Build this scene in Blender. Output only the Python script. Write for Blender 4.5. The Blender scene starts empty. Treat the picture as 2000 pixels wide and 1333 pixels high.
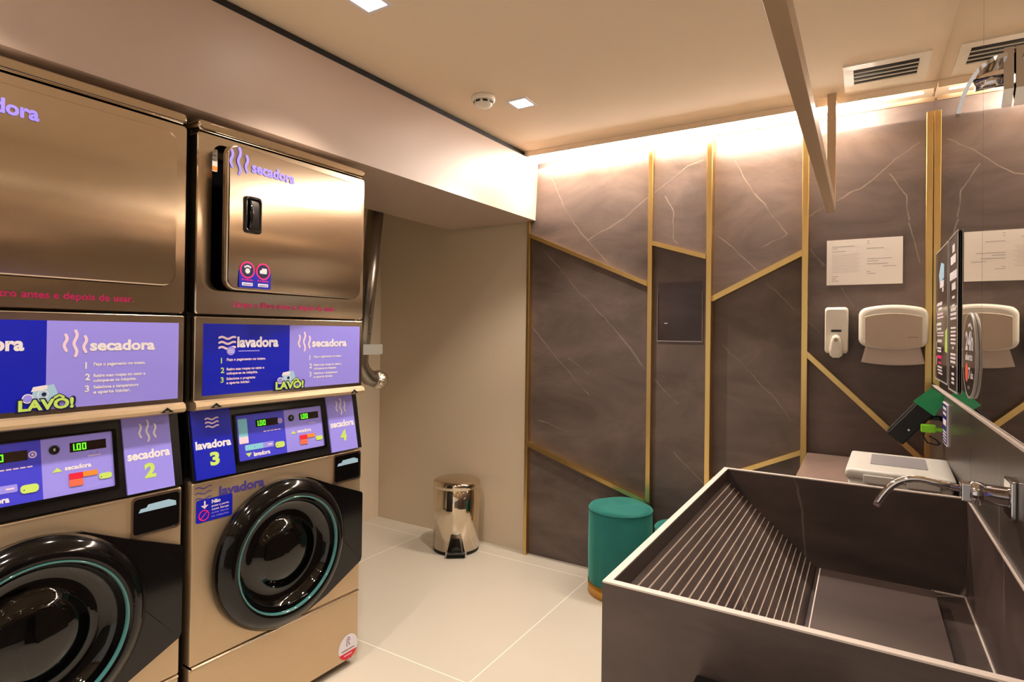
import bpy, bmesh, math, random
from mathutils import Vector, Matrix
random.seed(7)
PI = math.pi
S = bpy.context.scene
COL = S.collection

# ------------------------------------------------------------------ camera
cam_d = bpy.data.cameras.new('camera'); cam = bpy.data.objects.new('camera', cam_d); COL.objects.link(cam)
YAW, PIT, ROL = math.radians(31.2989), math.radians(0.3827), math.radians(0.7137)
CH = 1.30
fw = Vector((-math.sin(YAW)*math.cos(PIT), math.cos(YAW)*math.cos(PIT), math.sin(PIT)))
rt = Vector((math.cos(YAW), math.sin(YAW), 0)); up = rt.cross(fw)
r2 = rt*math.cos(ROL) + up*math.sin(ROL); u2 = -rt*math.sin(ROL) + up*math.cos(ROL)
M3 = Matrix((r2, u2, -fw)).transposed()
cam.matrix_world = Matrix.Translation((0, 0, CH)) @ M3.to_4x4()
cam_d.sensor_fit = 'HORIZONTAL'; cam_d.sensor_width = 36.0
cam_d.lens = 1131.77/2000*36.0
cam_d.shift_y = (642.0-666.5)/2000.0
cam_d.clip_start = 0.02; cam_d.clip_end = 60
S.camera = cam

# ------------------------------------------------------------------ colour management, world
vs = S.view_settings
vs.view_transform = 'Standard'; vs.look = 'None'; vs.gamma = 1.0; vs.use_curve_mapping = False
vs.exposure = 0.10
w = bpy.data.worlds.new('world'); S.world = w; w.use_nodes = True
w.node_tree.nodes['Background'].inputs[0].default_value = (1.0, 0.90, 0.78, 1)   # invented hall light, added as warm fill through the open front
w.node_tree.nodes['Background'].inputs[1].default_value = 0.75

# ------------------------------------------------------------------ room constants and room lights
CZ = 2.33          # ceiling height
BY = 2.981         # back wall face
MX = 0.242         # mirror face
LA = math.radians(1.70)   # the left bulkhead and the machines run 1.7 degrees off the back wall's normal
WARM = (1.0, 0.88, 0.76)
DOWN_P = 44.0      # watts per downlight
DOWNLIGHTS = [(-1.33, 1.302), (-1.32, 2.229), (-1.35, 0.36), (-1.38, -0.58), (-0.42, 0.36), (-0.42, -0.58)]  # the last four are added out of view to light the room
LED_E = 140.0

# ------------------------------------------------------------------ materials
def nt(name):
    m = bpy.data.materials.new(name); m.use_nodes = True
    t = m.node_tree; b = t.nodes['Principled BSDF']
    return m, t, b
def lin(c):
    return tuple(((x/255.0)/12.92 if x/255.0 <= 0.04045 else ((x/255.0+0.055)/1.055)**2.4) for x in c)
def mat(name, rgb, rough=0.5, metal=0.0, srgb=True, bump=0.0, bscale=60, emit=None, es=0.0, coat=0.0, sheen=0.0, trans=0.0, var=0.0, vscale=3.0, stretch=None, ior=1.5, spec=None):
    m, t, b = nt(name)
    c = lin(rgb) if srgb else rgb
    b.inputs['Base Color'].default_value = (*c, 1)
    b.inputs['Roughness'].default_value = rough; b.inputs['Metallic'].default_value = metal
    b.inputs['Coat Weight'].default_value = coat; b.inputs['Coat Roughness'].default_value = 0.06
    b.inputs['Sheen Weight'].default_value = sheen
    b.inputs['Transmission Weight'].default_value = trans; b.inputs['IOR'].default_value = ior
    if spec is not None: b.inputs['Specular IOR Level'].default_value = spec
    if emit is not None:
        b.inputs['Emission Color'].default_value = (*emit, 1); b.inputs['Emission Strength'].default_value = es
    tc = t.nodes.new('ShaderNodeTexCoord'); mp = t.nodes.new('ShaderNodeMapping'); t.links.new(tc.outputs['Object'], mp.inputs[0])
    if stretch: mp.inputs['Scale'].default_value = stretch
    n = t.nodes.new('ShaderNodeTexNoise'); n.inputs['Scale'].default_value = vscale; n.inputs['Detail'].default_value = 4
    t.links.new(mp.outputs[0], n.inputs['Vector'])
    mx = t.nodes.new('ShaderNodeMix'); mx.data_type = 'RGBA'
    v = max(var, 0.02)
    mx.inputs[6].default_value = (*[x*(1-v) for x in c], 1); mx.inputs[7].default_value = (*[min(1, x*(1+v)) for x in c], 1)
    t.links.new(n.outputs['Fac'], mx.inputs[0]); t.links.new(mx.outputs[2], b.inputs['Base Color'])
    if bump > 0:
        n2 = t.nodes.new('ShaderNodeTexNoise'); n2.inputs['Scale'].default_value = bscale; n2.inputs['Detail'].default_value = 3
        t.links.new(mp.outputs[0], n2.inputs['Vector'])
        bp = t.nodes.new('ShaderNodeBump'); bp.inputs['Strength'].default_value = bump; bp.inputs['Distance'].default_value = 0.01
        t.links.new(n2.outputs['Fac'], bp.inputs['Height']); t.links.new(bp.outputs[0], b.inputs['Normal'])
    return m

def stone(name, base, rough, segs=None, vein=(150, 135, 122), width=0.0035, scale=1.0, cells=True, sstr=0.75, spec=0.5):
    """dark porcelain stone: clouded base and thin pale veins (given polylines in X/Z, or a sparse crackle)"""
    m, t, b = nt(name); N = t.nodes.new; L = t.links.new
    tc = N('ShaderNodeTexCoord')
    n = N('ShaderNodeTexNoise'); n.inputs['Scale'].default_value = 2.2*scale; n.inputs['Detail'].default_value = 7; n.inputs['Roughness'].default_value = 0.62; n.inputs['Distortion'].default_value = 0.6
    mp = N('ShaderNodeMapping'); mp.inputs['Scale'].default_value = (1, 1, 2.0); mp.inputs['Rotation'].default_value = (0, math.radians(25), 0)
    L(tc.outputs['Object'], mp.inputs[0]); L(mp.outputs[0], n.inputs['Vector'])
    cr = N('ShaderNodeValToRGB'); c = lin(base)
    cr.color_ramp.elements[0].position = 0.32; cr.color_ramp.elements[0].color = (*[x*0.62 for x in c], 1)
    cr.color_ramp.elements[1].position = 0.72; cr.color_ramp.elements[1].color = (*[x*1.6 for x in c], 1)
    L(n.outputs['Fac'], cr.inputs[0])
    # wobble
    wn = N('ShaderNodeTexNoise'); wn.inputs['Scale'].default_value = 6.0; wn.inputs['Detail'].default_value = 3
    L(tc.outputs['Object'], wn.inputs['Vector'])
    sb = N('ShaderNodeVectorMath'); sb.operation = 'SUBTRACT'; L(wn.outputs['Color'], sb.inputs[0]); sb.inputs[1].default_value = (0.5, 0.5, 0.5)
    sc = N('ShaderNodeVectorMath'); sc.operation = 'SCALE'; L(sb.outputs[0], sc.inputs[0]); sc.inputs['Scale'].default_value = 0.045
    ad = N('ShaderNodeVectorMath'); ad.operation = 'ADD'; L(tc.outputs['Object'], ad.inputs[0]); L(sc.outputs[0], ad.inputs[1])
    masks = []
    if segs:
        fl = N('ShaderNodeVectorMath'); fl.operation = 'MULTIPLY'; L(ad.outputs[0], fl.inputs[0]); fl.inputs[1].default_value = (1, 0, 1)
        last = None
        for line in segs:
            for (ax, az), (bx, bz) in zip(line[:-1], line[1:]):
                a = Vector((ax, 0, az)); d = Vector((bx, 0, bz))-a; l2 = d.length_squared
                s = N('ShaderNodeVectorMath'); s.operation = 'SUBTRACT'; L(fl.outputs[0], s.inputs[0]); s.inputs[1].default_value = a
                dt = N('ShaderNodeVectorMath'); dt.operation = 'DOT_PRODUCT'; L(s.outputs[0], dt.inputs[0]); dt.inputs[1].default_value = d/l2
                cl = N('ShaderNodeClamp'); L(dt.outputs['Value'], cl.inputs[0])
                k = N('ShaderNodeVectorMath'); k.operation = 'SCALE'; k.inputs[0].default_value = d; L(cl.outputs[0], k.inputs['Scale'])
                ds = N('ShaderNodeVectorMath'); ds.operation = 'DISTANCE'; L(s.outputs[0], ds.inputs[0]); L(k.outputs[0], ds.inputs[1])
                if last is None: last = ds.outputs['Value']
                else:
                    mn = N('ShaderNodeMath'); mn.operation = 'MINIMUM'; L(last, mn.inputs[0]); L(ds.outputs['Value'], mn.inputs[1]); last = mn.outputs[0]
        mr = N('ShaderNodeMapRange'); mr.interpolation_type = 'SMOOTHSTEP'; L(last, mr.inputs[0])
        mr.inputs[1].default_value = width*0.25; mr.inputs[2].default_value = width; mr.inputs[3].default_value = 1; mr.inputs[4].default_value = 0
        n3 = N('ShaderNodeTexNoise'); n3.inputs['Scale'].default_value = 9; L(tc.outputs['Object'], n3.inputs['Vector'])
        m3 = N('ShaderNodeMapRange'); L(n3.outputs['Fac'], m3.inputs[0]); m3.inputs[1].default_value = 0.36; m3.inputs[2].default_value = 0.6; m3.inputs[3].default_value = 0.25
        mu = N('ShaderNodeMath'); mu.operation = 'MULTIPLY'; L(mr.outputs[0], mu.inputs[0]); L(m3.outputs[0], mu.inputs[1])
        masks.append(mu.outputs[0])
    if cells:
        vo = N('ShaderNodeTexVoronoi'); vo.feature = 'DISTANCE_TO_EDGE'; vo.inputs['Scale'].default_value = 1.7*scale
        L(ad.outputs[0], vo.inputs['Vector'])
        mr = N('ShaderNodeMapRange'); L(vo.outputs['Distance'], mr.inputs[0]); mr.inputs[1].default_value = 0.001; mr.inputs[2].default_value = 0.007; mr.inputs[3].default_value = 1; mr.inputs[4].default_value = 0
        n3 = N('ShaderNodeTexNoise'); n3.inputs['Scale'].default_value = 2.6; L(tc.outputs['Object'], n3.inputs['Vector'])
        m3 = N('ShaderNodeMapRange'); L(n3.outputs['Fac'], m3.inputs[0]); m3.inputs[1].default_value = 0.47; m3.inputs[2].default_value = 0.6
        mu = N('ShaderNodeMath'); mu.operation = 'MULTIPLY'; L(mr.outputs[0], mu.inputs[0]); L(m3.outputs[0], mu.inputs[1])
        masks.append(mu.outputs[0])
    col = cr.outputs[0]
    for k in masks:
        f = N('ShaderNodeMath'); f.operation = 'MULTIPLY'; L(k, f.inputs[0]); f.inputs[1].default_value = sstr
        mx = N('ShaderNodeMix'); mx.data_type = 'RGBA'; L(f.outputs[0], mx.inputs[0]); L(col, mx.inputs[6]); mx.inputs[7].default_value = (*lin(vein), 1)
        col = mx.outputs[2]
    L(col, b.inputs['Base Color'])
    b.inputs['Roughness'].default_value = rough; b.inputs['Specular IOR Level'].default_value = spec
    return m

VEINS = [[(-1.564, 2.217), (-1.469, 2.023), (-1.315, 1.81), (-1.192, 1.681)], [(-1.315, 1.81), (-1.191, 1.877), (-1.09, 1.937), (-0.975, 2.018), (-0.907, 2.062), (-0.774, 2.158), (-0.695, 2.178)],
 [(-1.592, 1.779), (-1.409, 1.576), (-1.245, 1.404), (-1.164, 1.334), (-1.001, 1.139)], [(-0.888, 2.014), (-0.844, 1.93), (-0.832, 1.784), (-0.811, 1.761)],
 [(-0.622, 1.786), (-0.523, 1.702), (-0.445, 1.608)], [(-0.555, 2.171), (-0.469, 1.997), (-0.313, 1.78)], [(-0.313, 1.78), (-0.419, 1.729)],
 [(-0.401, 1.55), (-0.247, 1.396)], [(-0.234, 1.377), (-0.171, 1.312)], [(-0.219, 1.85), (-0.159, 1.889), (-0.065, 1.939), (-0.02, 1.959), (0.102, 2.053), (0.196, 2.122)],
 [(0.09, 2.003), (0.149, 1.908), (0.159, 1.8)], [(-0.58, 1.216), (-0.506, 1.147)], [(-0.831, 0.692), (-0.679, 0.556)], [(-1.436, 1.157), (-1.308, 1.076)], [(-0.199, 1.668), (-0.056, 1.523)]] + [[(-1.675, 1.336), (-1.54, 1.183), (-1.38, 1.021), (-1.307, 0.957)], [(-1.164, 1.334), (-1.044, 1.198), (-0.968, 1.108)], [(-0.929, 1.065), (-0.818, 0.942)], [(-0.604, 1.254), (-0.508, 1.146), (-0.377, 1.011), (-0.288, 0.899)], [(-0.218, 1.699), (-0.157, 1.614)], [(-0.096, 1.519), (-0.04, 1.427)], [(0.158, 1.79), (0.204, 1.623)], [(-1.623, 0.792), (-1.43, 0.737)]]

M = {}
M['paint'] = mat('warm beige wall paint', (214, 198, 174), 0.75, bump=0.03, bscale=180)
M['ceil'] = mat('warm beige ceiling paint', (238, 218, 192), 0.8, bump=0.02, bscale=180)
M['soffit'] = mat('satin pinkish beige lacquer', (192, 170, 156), 0.42, bump=0.01, bscale=90)
M['coredark'] = mat('dark satin cove back', (14, 11, 10), 0.3)
M['black'] = mat('matt black', (10, 9, 9), 0.6)
M['panel'] = stone('brown black porcelain panel', (94, 80, 75), 0.45, VEINS, cells=False)
M['stone'] = stone('brown black porcelain basin', (76, 63, 59), 0.34, None, scale=1.0, width=0.003)
M['splash'] = stone('satin stone splashback', (74, 66, 60), 0.30, None, scale=0.8, spec=0.8)
M['counter'] = stone('counter stone', (126, 106, 97), 0.30, None, scale=0.8)
M['cut'] = mat('pale cut porcelain edge', (212, 196, 186), 0.55)
M['groove'] = mat('pale groove', (205, 188, 176), 0.55)
M['brass'] = mat('brushed brass', (222, 188, 122), 0.30, 1.0, var=0.08, stretch=(1, 1, 0.1), vscale=30)
M['bronze'] = mat('champagne bronze metal', (196, 170, 140), 0.42, 0.35, var=0.05)
M['steel'] = mat('polished stainless steel', (214, 200, 180), 0.06, 1.0, var=0.03, bump=0.05, bscale=3, stretch=(0.5, 1, 2.2))
M['steeldoor'] = mat('rolled stainless door skin', (220, 204, 182), 0.17, 1.0, var=0.03, bump=0.03, bscale=2.5, stretch=(0.4, 1, 3.0))
M['steeldoor'].node_tree.nodes['Principled BSDF'].inputs['Anisotropic'].default_value = 0.85
M['steel2'] = mat('satin stainless steel', (208, 184, 152), 0.42, 0.8, var=0.04, stretch=(0.3, 1, 12), vscale=12)
M['steeledge'] = mat('bright rolled steel edge', (225, 212, 195), 0.16, 1.0)
M['cabinet'] = mat('dark grey cabinet side', (40, 38, 38), 0.5)
M['chrome'] = mat('chrome', (215, 212, 214), 0.05, 1.0)
M['galv'] = mat('galvanised duct', (150, 142, 132), 0.32, 1.0, var=0.15, vscale=14)
M['foil'] = mat('crumpled foil duct', (225, 215, 200), 0.2, 1.0, bump=0.8, bscale=70)
M['tape'] = mat('grey duct tape', (160, 158, 150), 0.5, 0.2)
M['gloss'] = mat('gloss black plastic', (9, 8, 9), 0.10, spec=0.5)
M['ring'] = mat('gloss black door ring', (9, 8, 8), 0.08, spec=0.45)
M['glassdark'] = mat('dark door glass', (6, 5, 5), 0.02, spec=0.6)
M['teal'] = mat('clear teal glass rim', (62, 118, 118), 0.05, 0.0, coat=1.0, var=0.1)
M['satin'] = mat('satin black plastic', (16, 14, 14), 0.3)
M['navy'] = mat('royal blue print', (8, 26, 190), 0.35, coat=0.3)
M['violet'] = mat('lilac print', (156, 148, 250), 0.35, coat=0.3)
M['cobalt'] = mat('violet blue print', (66, 66, 222), 0.35, coat=0.3)
M['white'] = mat('white print', (238, 232, 240), 0.5)
M['pinkw'] = mat('pale pink print', (240, 214, 232), 0.5)
M['lime'] = mat('lime print', (196, 228, 110), 0.5)
M['lilac'] = mat('soft lilac letters', (132, 120, 246), 0.4)
M['indigo'] = mat('indigo letters', (74, 62, 150), 0.4)
M['magenta'] = mat('magenta print', (236, 30, 130), 0.45)
M['red'] = mat('red print', (226, 28, 60), 0.45)
M['orange'] = mat('orange print', (255, 140, 50), 0.45)
M['coral'] = mat('coral print', (250, 110, 80), 0.45)
M['cyan'] = mat('pale cyan print', (130, 205, 230), 0.45)
M['skyblue'] = mat('pale blue print', (168, 208, 236), 0.45)
M['deepnavy'] = mat('dark navy print', (14, 20, 70), 0.45)
M['greytext'] = mat('grey print', (120, 112, 112), 0.6)
M['lcd'] = mat('dark display window', (40, 26, 20), 0.15)
M['digit'] = mat('green lit digits', (60, 255, 20), 0.5, emit=(0.13, 1.0, 0.02), es=1.6)
M['paper'] = mat('white paper', (232, 222, 212), 0.6)
M['plastic'] = mat('white plastic', (236, 228, 212), 0.32, coat=0.2)
M['plasticgrey'] = mat('warm grey smoked plastic', (196, 176, 154), 0.35)
M['tub'] = mat('translucent white tub plastic', (226, 222, 214), 0.35)
M['tubgrey'] = mat('grey label panel', (150, 146, 150), 0.45)
M['tissue'] = mat('paper towel', (206, 190, 178), 0.85, bump=0.25, bscale=25)
M['velvet'] = mat('teal velvet', (3, 100, 94), 0.8, sheen=0.45, var=0.18, vscale=7, bump=0.05, bscale=300)
M['velvet'].node_tree.nodes['Principled BSDF'].inputs['Sheen Tint'].default_value = (0.25, 0.9, 0.75, 1)
M['stoolbase'] = mat('gold stool band', (214, 160, 82), 0.35, 1.0)
M['green'] = mat('green plastic', (10, 165, 95), 0.3, coat=0.4)
M['limeplastic'] = mat('lime green plastic', (140, 225, 40), 0.35)
M['purplesign'] = mat('dark violet sticker', (40, 30, 120), 0.4)
M['board'] = mat('dark brown sign board', (52, 38, 38), 0.25, coat=0.5)
M['grey'] = mat('light grey trim', (185, 180, 175), 0.4)
M['rubber'] = mat('black rubber', (14, 13, 13), 0.7)
M['lampglow'] = mat('lit lamp diffuser', (255, 244, 225), 0.5, emit=(1.0, 0.93, 0.82), es=30.0)
M['led'] = mat('lit led diffuser', (255, 244, 225), 0.5, emit=(1.0, 0.90, 0.79), es=LED_E)

# mirror
m, t, b = nt('mirror glass'); b.inputs['Base Color'].default_value = (0.80, 0.76, 0.70, 1); b.inputs['Metallic'].default_value = 1; b.inputs['Roughness'].default_value = 0.0
tc = t.nodes.new('ShaderNodeTexCoord'); n = t.nodes.new('ShaderNodeTexNoise'); n.inputs['Scale'].default_value = 2
mr = t.nodes.new('ShaderNodeMapRange'); mr.inputs[3].default_value = 0.0; mr.inputs[4].default_value = 0.012
t.links.new(tc.outputs['Object'], n.inputs['Vector']); t.links.new(n.outputs['Fac'], mr.inputs[0]); t.links.new(mr.outputs[0], b.inputs['Roughness'])
M['mirror'] = m
# floor: large beige porcelain tiles with pale joints (joints at x=-1.24+1.17k, y=1.76+1.09k)
m, t, b = nt('beige porcelain floor tile'); N = t.nodes.new; L = t.links.new
tc = N('ShaderNodeTexCoord'); sp = N('ShaderNodeSeparateXYZ'); L(tc.outputs['Object'], sp.inputs[0])
def joint(out, off, per):
    a = N('ShaderNodeMath'); a.operation = 'SUBTRACT'; L(out, a.inputs[0]); a.inputs[1].default_value = off-per*10.5
    mo = N('ShaderNodeMath'); mo.operation = 'MODULO'; L(a.outputs[0], mo.inputs[0]); mo.inputs[1].default_value = per
    s = N('ShaderNodeMath'); s.operation = 'SUBTRACT'; L(mo.outputs[0], s.inputs[0]); s.inputs[1].default_value = per/2
    ab = N('ShaderNodeMath'); ab.operation = 'ABSOLUTE'; L(s.outputs[0], ab.inputs[0])
    lt = N('ShaderNodeMath'); lt.operation = 'LESS_THAN'; L(ab.outputs[0], lt.inputs[0]); lt.inputs[1].default_value = 0.0022
    return lt.outputs[0]
j1 = joint(sp.outputs['X'], -1.24, 1.17); j2 = joint(sp.outputs['Y'], 1.76, 1.09)
mxm = N('ShaderNodeMath'); mxm.operation = 'MAXIMUM'; L(j1, mxm.inputs[0]); L(j2, mxm.inputs[1])
n = N('ShaderNodeTexNoise'); n.inputs['Scale'].default_value = 1.6; n.inputs['Detail'].default_value = 6; L(tc.outputs['Object'], n.inputs['Vector'])
c1 = N('ShaderNodeMix'); c1.data_type = 'RGBA'; L(n.outputs['Fac'], c1.inputs[0]); c1.inputs[6].default_value = (*lin((196, 187, 172)), 1); c1.inputs[7].default_value = (*lin((208, 200, 186)), 1)
c2 = N('ShaderNodeMix'); c2.data_type = 'RGBA'; L(mxm.outputs[0], c2.inputs[0]); L(c1.outputs[2], c2.inputs[6]); c2.inputs[7].default_value = (*lin((246, 240, 226)), 1)
L(c2.outputs[2], b.inputs['Base Color']); b.inputs['Roughness'].default_value = 0.28
M['floor'] = m

# ------------------------------------------------------------------ mesh builder
class MB:
    def __init__(s): s.bm = bmesh.new(); s.mats = []
    def mi(s, m):
        if m not in s.mats: s.mats.append(m)
        return s.mats.index(m)
    def face(s, pts, m, smooth=False):
        vs = [s.bm.verts.new(p) for p in pts]
        try: f = s.bm.faces.new(vs)
        except ValueError: return
        f.material_index = s.mi(m); f.smooth = smooth
    def loft(s, rings, m, cap0=True, cap1=True, smooth=True, closed=True):
        i = s.mi(m); vr = [[s.bm.verts.new(p) for p in r] for r in rings]
        n = len(rings[0])
        for a, b2 in zip(vr[:-1], vr[1:]):
            for k in range(n if closed else n-1):
                q = (k+1) % n
                f = s.bm.faces.new((a[k], a[q], b2[q], b2[k])); f.material_index = i; f.smooth = smooth
        for flag, r in ((cap0, vr[0]), (cap1, vr[-1])):
            if flag and n > 2:
                f = s.bm.faces.new(r if r is vr[-1] else list(reversed(r))); f.material_index = i; f.smooth = False
    def box(s, a, b2, m, bev=0.0):
        x0, y0, z0 = [min(p, q) for p, q in zip(a, b2)]; x1, y1, z1 = [max(p, q) for p, q in zip(a, b2)]
        if bev <= 0:
            P = [(x0, y0, z0), (x1, y0, z0), (x1, y1, z0), (x0, y1, z0), (x0, y0, z1), (x1, y0, z1), (x1, y1, z1), (x0, y1, z1)]
            v = [s.bm.verts.new(p) for p in P]; i = s.mi(m)
            for q in ((3, 2, 1, 0), (4, 5, 6, 7), (0, 1, 5, 4), (1, 2, 6, 5), (2, 3, 7, 6), (3, 0, 4, 7)):
                f = s.bm.faces.new([v[k] for k in q]); f.material_index = i
        else:
            t = bmesh.new(); bmesh.ops.create_cube(t, size=1)
            for v in t.verts: v.co = Vector(((x0+x1)/2+v.co.x*(x1-x0), (y0+y1)/2+v.co.y*(y1-y0), (z0+z1)/2+v.co.z*(z1-z0)))
            bmesh.ops.bevel(t, geom=list(t.edges), offset=bev, segments=3, affect='EDGES', profile=0.5)
            s.merge(t, m)
    def merge(s, t, m, smooth=False, mtx=None):
        i = s.mi(m); mp = {}
        for v in t.verts: mp[v] = s.bm.verts.new(mtx @ v.co if mtx else v.co)
        for f in t.faces:
            g = s.bm.faces.new([mp[v] for v in f.verts]); g.material_index = i; g.smooth = smooth or f.smooth
        t.free()
    def mesh(s, me, m, mtx, ):
        i = s.mi(m); vs = [s.bm.verts.new(mtx @ v.co) for v in me.vertices]
        for p in me.polygons:
            try: f = s.bm.faces.new([vs[k] for k in p.vertices]); f.material_index = i
            except ValueError: pass
    # flat things in a local frame whose front is -y: outline in (x, z), from y0 (front) to y1
    def plate(s, out, y0, y1, m, bev=0.0):
        if bev > 0:
            cx = sum(p[0] for p in out)/len(out); cz = sum(p[1] for p in out)/len(out)
            hx = max(p[0] for p in out)-cx; hz = max(p[1] for p in out)-cz
            sx = (hx-bev)/hx; sz = (hz-bev)/hz
            inn = [(cx+(x-cx)*sx, cz+(z-cz)*sz) for x, z in out]
            s.loft([[(x, y1, z) for x, z in out], [(x, y0+bev, z) for x, z in out], [(cx+(x-cx)*(1+sx)/2, y0+bev*0.3, cz+(z-cz)*(1+sz)/2) for x, z in out], [(x, y0, z) for x, z in inn]], m)
        else:
            s.loft([[(x, y1, z) for x, z in out], [(x, y0, z) for x, z in out]], m, smooth=False)
    def pillow(s, out, prof, m, c=None, smooth=True):
        """prof: list of (scale, y)"""
        cx = sum(p[0] for p in out)/len(out) if c is None else c[0]; cz = sum(p[1] for p in out)/len(out) if c is None else c[1]
        s.loft([[(cx+(x-cx)*k, y, cz+(z-cz)*k) for x, z in out] for k, y in prof], m, smooth=smooth)
    def tube(s, pts, r, m, n=12, caps=True):
        pts = [Vector(p) for p in pts]; rs = r if isinstance(r, (list, tuple)) else [r]*len(pts)
        rings = []; prev = None
        for i, p in enumerate(pts):
            d = (pts[min(i+1, len(pts)-1)]-pts[max(i-1, 0)]).normalized()
            if prev is None: a = d.orthogonal().normalized()
            else:
                a = prev - d*prev.dot(d); a = a.normalized() if a.length > 1e-6 else d.orthogonal().normalized()
            prev = a; b2 = d.cross(a)
            rings.append([p+(a*math.cos(2*PI*k/n)+b2*math.sin(2*PI*k/n))*rs[i] for k in range(n)])
        s.loft(rings, m, caps, caps)
    def lathe(s, prof, m, c=(0, 0, 0), axis='z', n=48, caps=True):
        """prof: (radius, height along axis); axis 'z' up, or '-y' outwards in front frame"""
        rings = []
        for r, h in prof:
            r = max(r, 1e-5)
            if axis == 'z': rings.append([(c[0]+r*math.cos(2*PI*k/n), c[1]+r*math.sin(2*PI*k/n), c[2]+h) for k in range(n)])
            else: rings.append([(c[0]+r*math.cos(2*PI*k/n), c[1]-h, c[2]+r*math.sin(2*PI*k/n)) for k in range(n)])
        s.loft(rings, m, caps, caps)
    def ribbon(s, pts, wd, y, m, th=0.0006):
        P = [Vector(p) for p in pts]; Lr = []; R = []
        for i, p in enumerate(P):
            d = (P[min(i+1, len(P)-1)]-P[max(i-1, 0)]).normalized(); nn = Vector((-d.y, d.x))
            Lr.append(p+nn*wd/2); R.append(p-nn*wd/2)
        for i in range(len(P)-1):
            q = [Lr[i], Lr[i+1], R[i+1], R[i]]
            s.face([(v.x, y, v.y) for v in reversed(q)], m)
        for e in (P[0], P[-1]):
            s.disc(e.x, e.y, wd/2, y-0.00002, m, 10)
    def disc(s, cx, cz, r, y, m, n=24, sx=1.0):
        s.face([(cx+sx*r*math.cos(2*PI*k/n), y, cz+r*math.sin(2*PI*k/n)) for k in range(n)][::-1], m)
    def rect(s, x0, z0, x1, z1, y, m):
        s.face([(x0, y, z0), (x1, y, z0), (x1, y, z1), (x0, y, z1)], m)
    def rrect(s, x0, z0, x1, z1, r, y, m):
        o = rr(x0, z0, x1, z1, r); s.face([(x, y, z) for x, z in o], m)
    def text(s, body, x, z, h, y, m, width=None, bold=0.0, align='LEFT', rot=0.0):
        """h: cap height of letters; width: total width to squeeze the line to"""
        cu = bpy.data.curves.new('t', 'FONT'); cu.body = body; cu.size = 1.0; cu.offset = bold; cu.resolution_u = 3
        o = bpy.data.objects.new('t', cu); me = bpy.data.meshes.new_from_object(o)
        bpy.data.objects.remove(o); bpy.data.curves.remove(cu)
        if not me.vertices: return
        x0 = min(v.co.x for v in me.vertices); x1 = max(v.co.x for v in me.vertices)
        k = h/0.73; kx = width/(x1-x0) if width else k
        ox = {'LEFT': 0, 'CENTER': -kx*(x1-x0)/2, 'RIGHT': -kx*(x1-x0)}[align]
        A = Matrix(((kx, 0, 0, ox-kx*x0), (0, 0, 0, 0), (0, k, 0, 0), (0, 0, 0, 1)))
        T = Matrix.Translation((x, y, z)) @ Matrix.Rotation(rot, 4, 'Y')
        s.mesh(me, m, T @ A); bpy.data.meshes.remove(me)
    def build(s, name, parent=None, loc=None, recalc=True):
        if recalc: bmesh.ops.recalc_face_normals(s.bm, faces=[f for f in s.bm.faces])
        me = bpy.data.meshes.new(name); s.bm.to_mesh(me); s.bm.free()
        for m in s.mats: me.materials.append(M[m])
        o = bpy.data.objects.new(name, me); COL.objects.link(o)
        if parent: o.parent = parent
        if loc: o.location = loc
        return o

def rr(x0, z0, x1, z1, r, n=6):
    o = []
    for cx, cz, a in ((x1-r, z1-r, 0), (x0+r, z1-r, 90), (x0+r, z0+r, 180), (x1-r, z0+r, 270)):
        for k in range(n+1):
            t2 = math.radians(a+90*k/n); o.append((cx+r*math.cos(t2), cz+r*math.sin(t2)))
    return o[::-1]
def empty(name, loc, rz=0.0):
    o = bpy.data.objects.new(name, None); o.empty_display_size = 0.1; COL.objects.link(o); o.location = loc; o.rotation_euler = (0, 0, rz); return o
def tag(o, label, cat, group=None, kind=None):
    o['label'] = label; o['category'] = cat
    if group: o['group'] = group
    if kind: o['kind'] = kind
    return o
def struct(o): o['kind'] = 'structure'; return o
def wave(cx, cz, length, amp, vert, n=24, cyc=1.5, ph=0.0):
    pts = []
    for k in range(n+1):
        t2 = k/n; s2 = amp*math.sin(2*PI*cyc*t2+ph)
        pts.append((cx+s2, cz+length*(0.5-t2)) if vert else (cx+length*(t2-0.5), cz+s2))
    return pts
def icon_dry(mb, cx, cz, h, y, m, k=0.11):
    mb.ribbon(wave(cx, cz, h, h*0.05, True), h*k, y, m)
    mb.ribbon(wave(cx-h*0.33, cz+h*0.03, h*0.62, h*0.045, True, cyc=1.1), h*k, y, m)
    mb.ribbon(wave(cx+h*0.33, cz-h*0.03, h*0.62, h*0.045, True, cyc=1.1), h*k, y, m)
def icon_wash(mb, cx, cz, wd, y, m, gap=0.30, k=0.12):
    for j in (-1, 0, 1): mb.ribbon(wave(cx, cz+j*wd*gap, wd, wd*0.06, False, cyc=1.35, ph=0.2), wd*k, y, m)

# ------------------------------------------------------------------ the setting
YN = -1.9; XL = -2.90
def plane_x(y, c=0.0): return -1.686 + (y-1.646)*math.tan(LA) + c      # the bulkhead's front face
f = MB(); f.box((XL-0.1, YN-0.1, -0.05), (MX+0.1, BY+0.15, 0.0), 'floor'); struct(f.build('floor'))
c = MB(); c.box((XL-0.1, YN-0.1, CZ), (MX+0.1, BY+0.15, CZ+0.05), 'ceil'); struct(c.build('ceiling'))
wl = MB(); wl.box((XL-0.1, YN-0.1, 0), (XL, BY+0.15, CZ), 'paint'); struct(wl.build('wall_left'))
wf = MB(); wf.box((XL, YN-0.1, 0), (-2.3, YN, CZ), 'paint'); wf.box((-2.3, YN-0.1, 2.18), (MX+0.1, YN, CZ), 'paint'); struct(wf.build('wall_front'))   # unseen front left open, invented so world light fills the room
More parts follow.
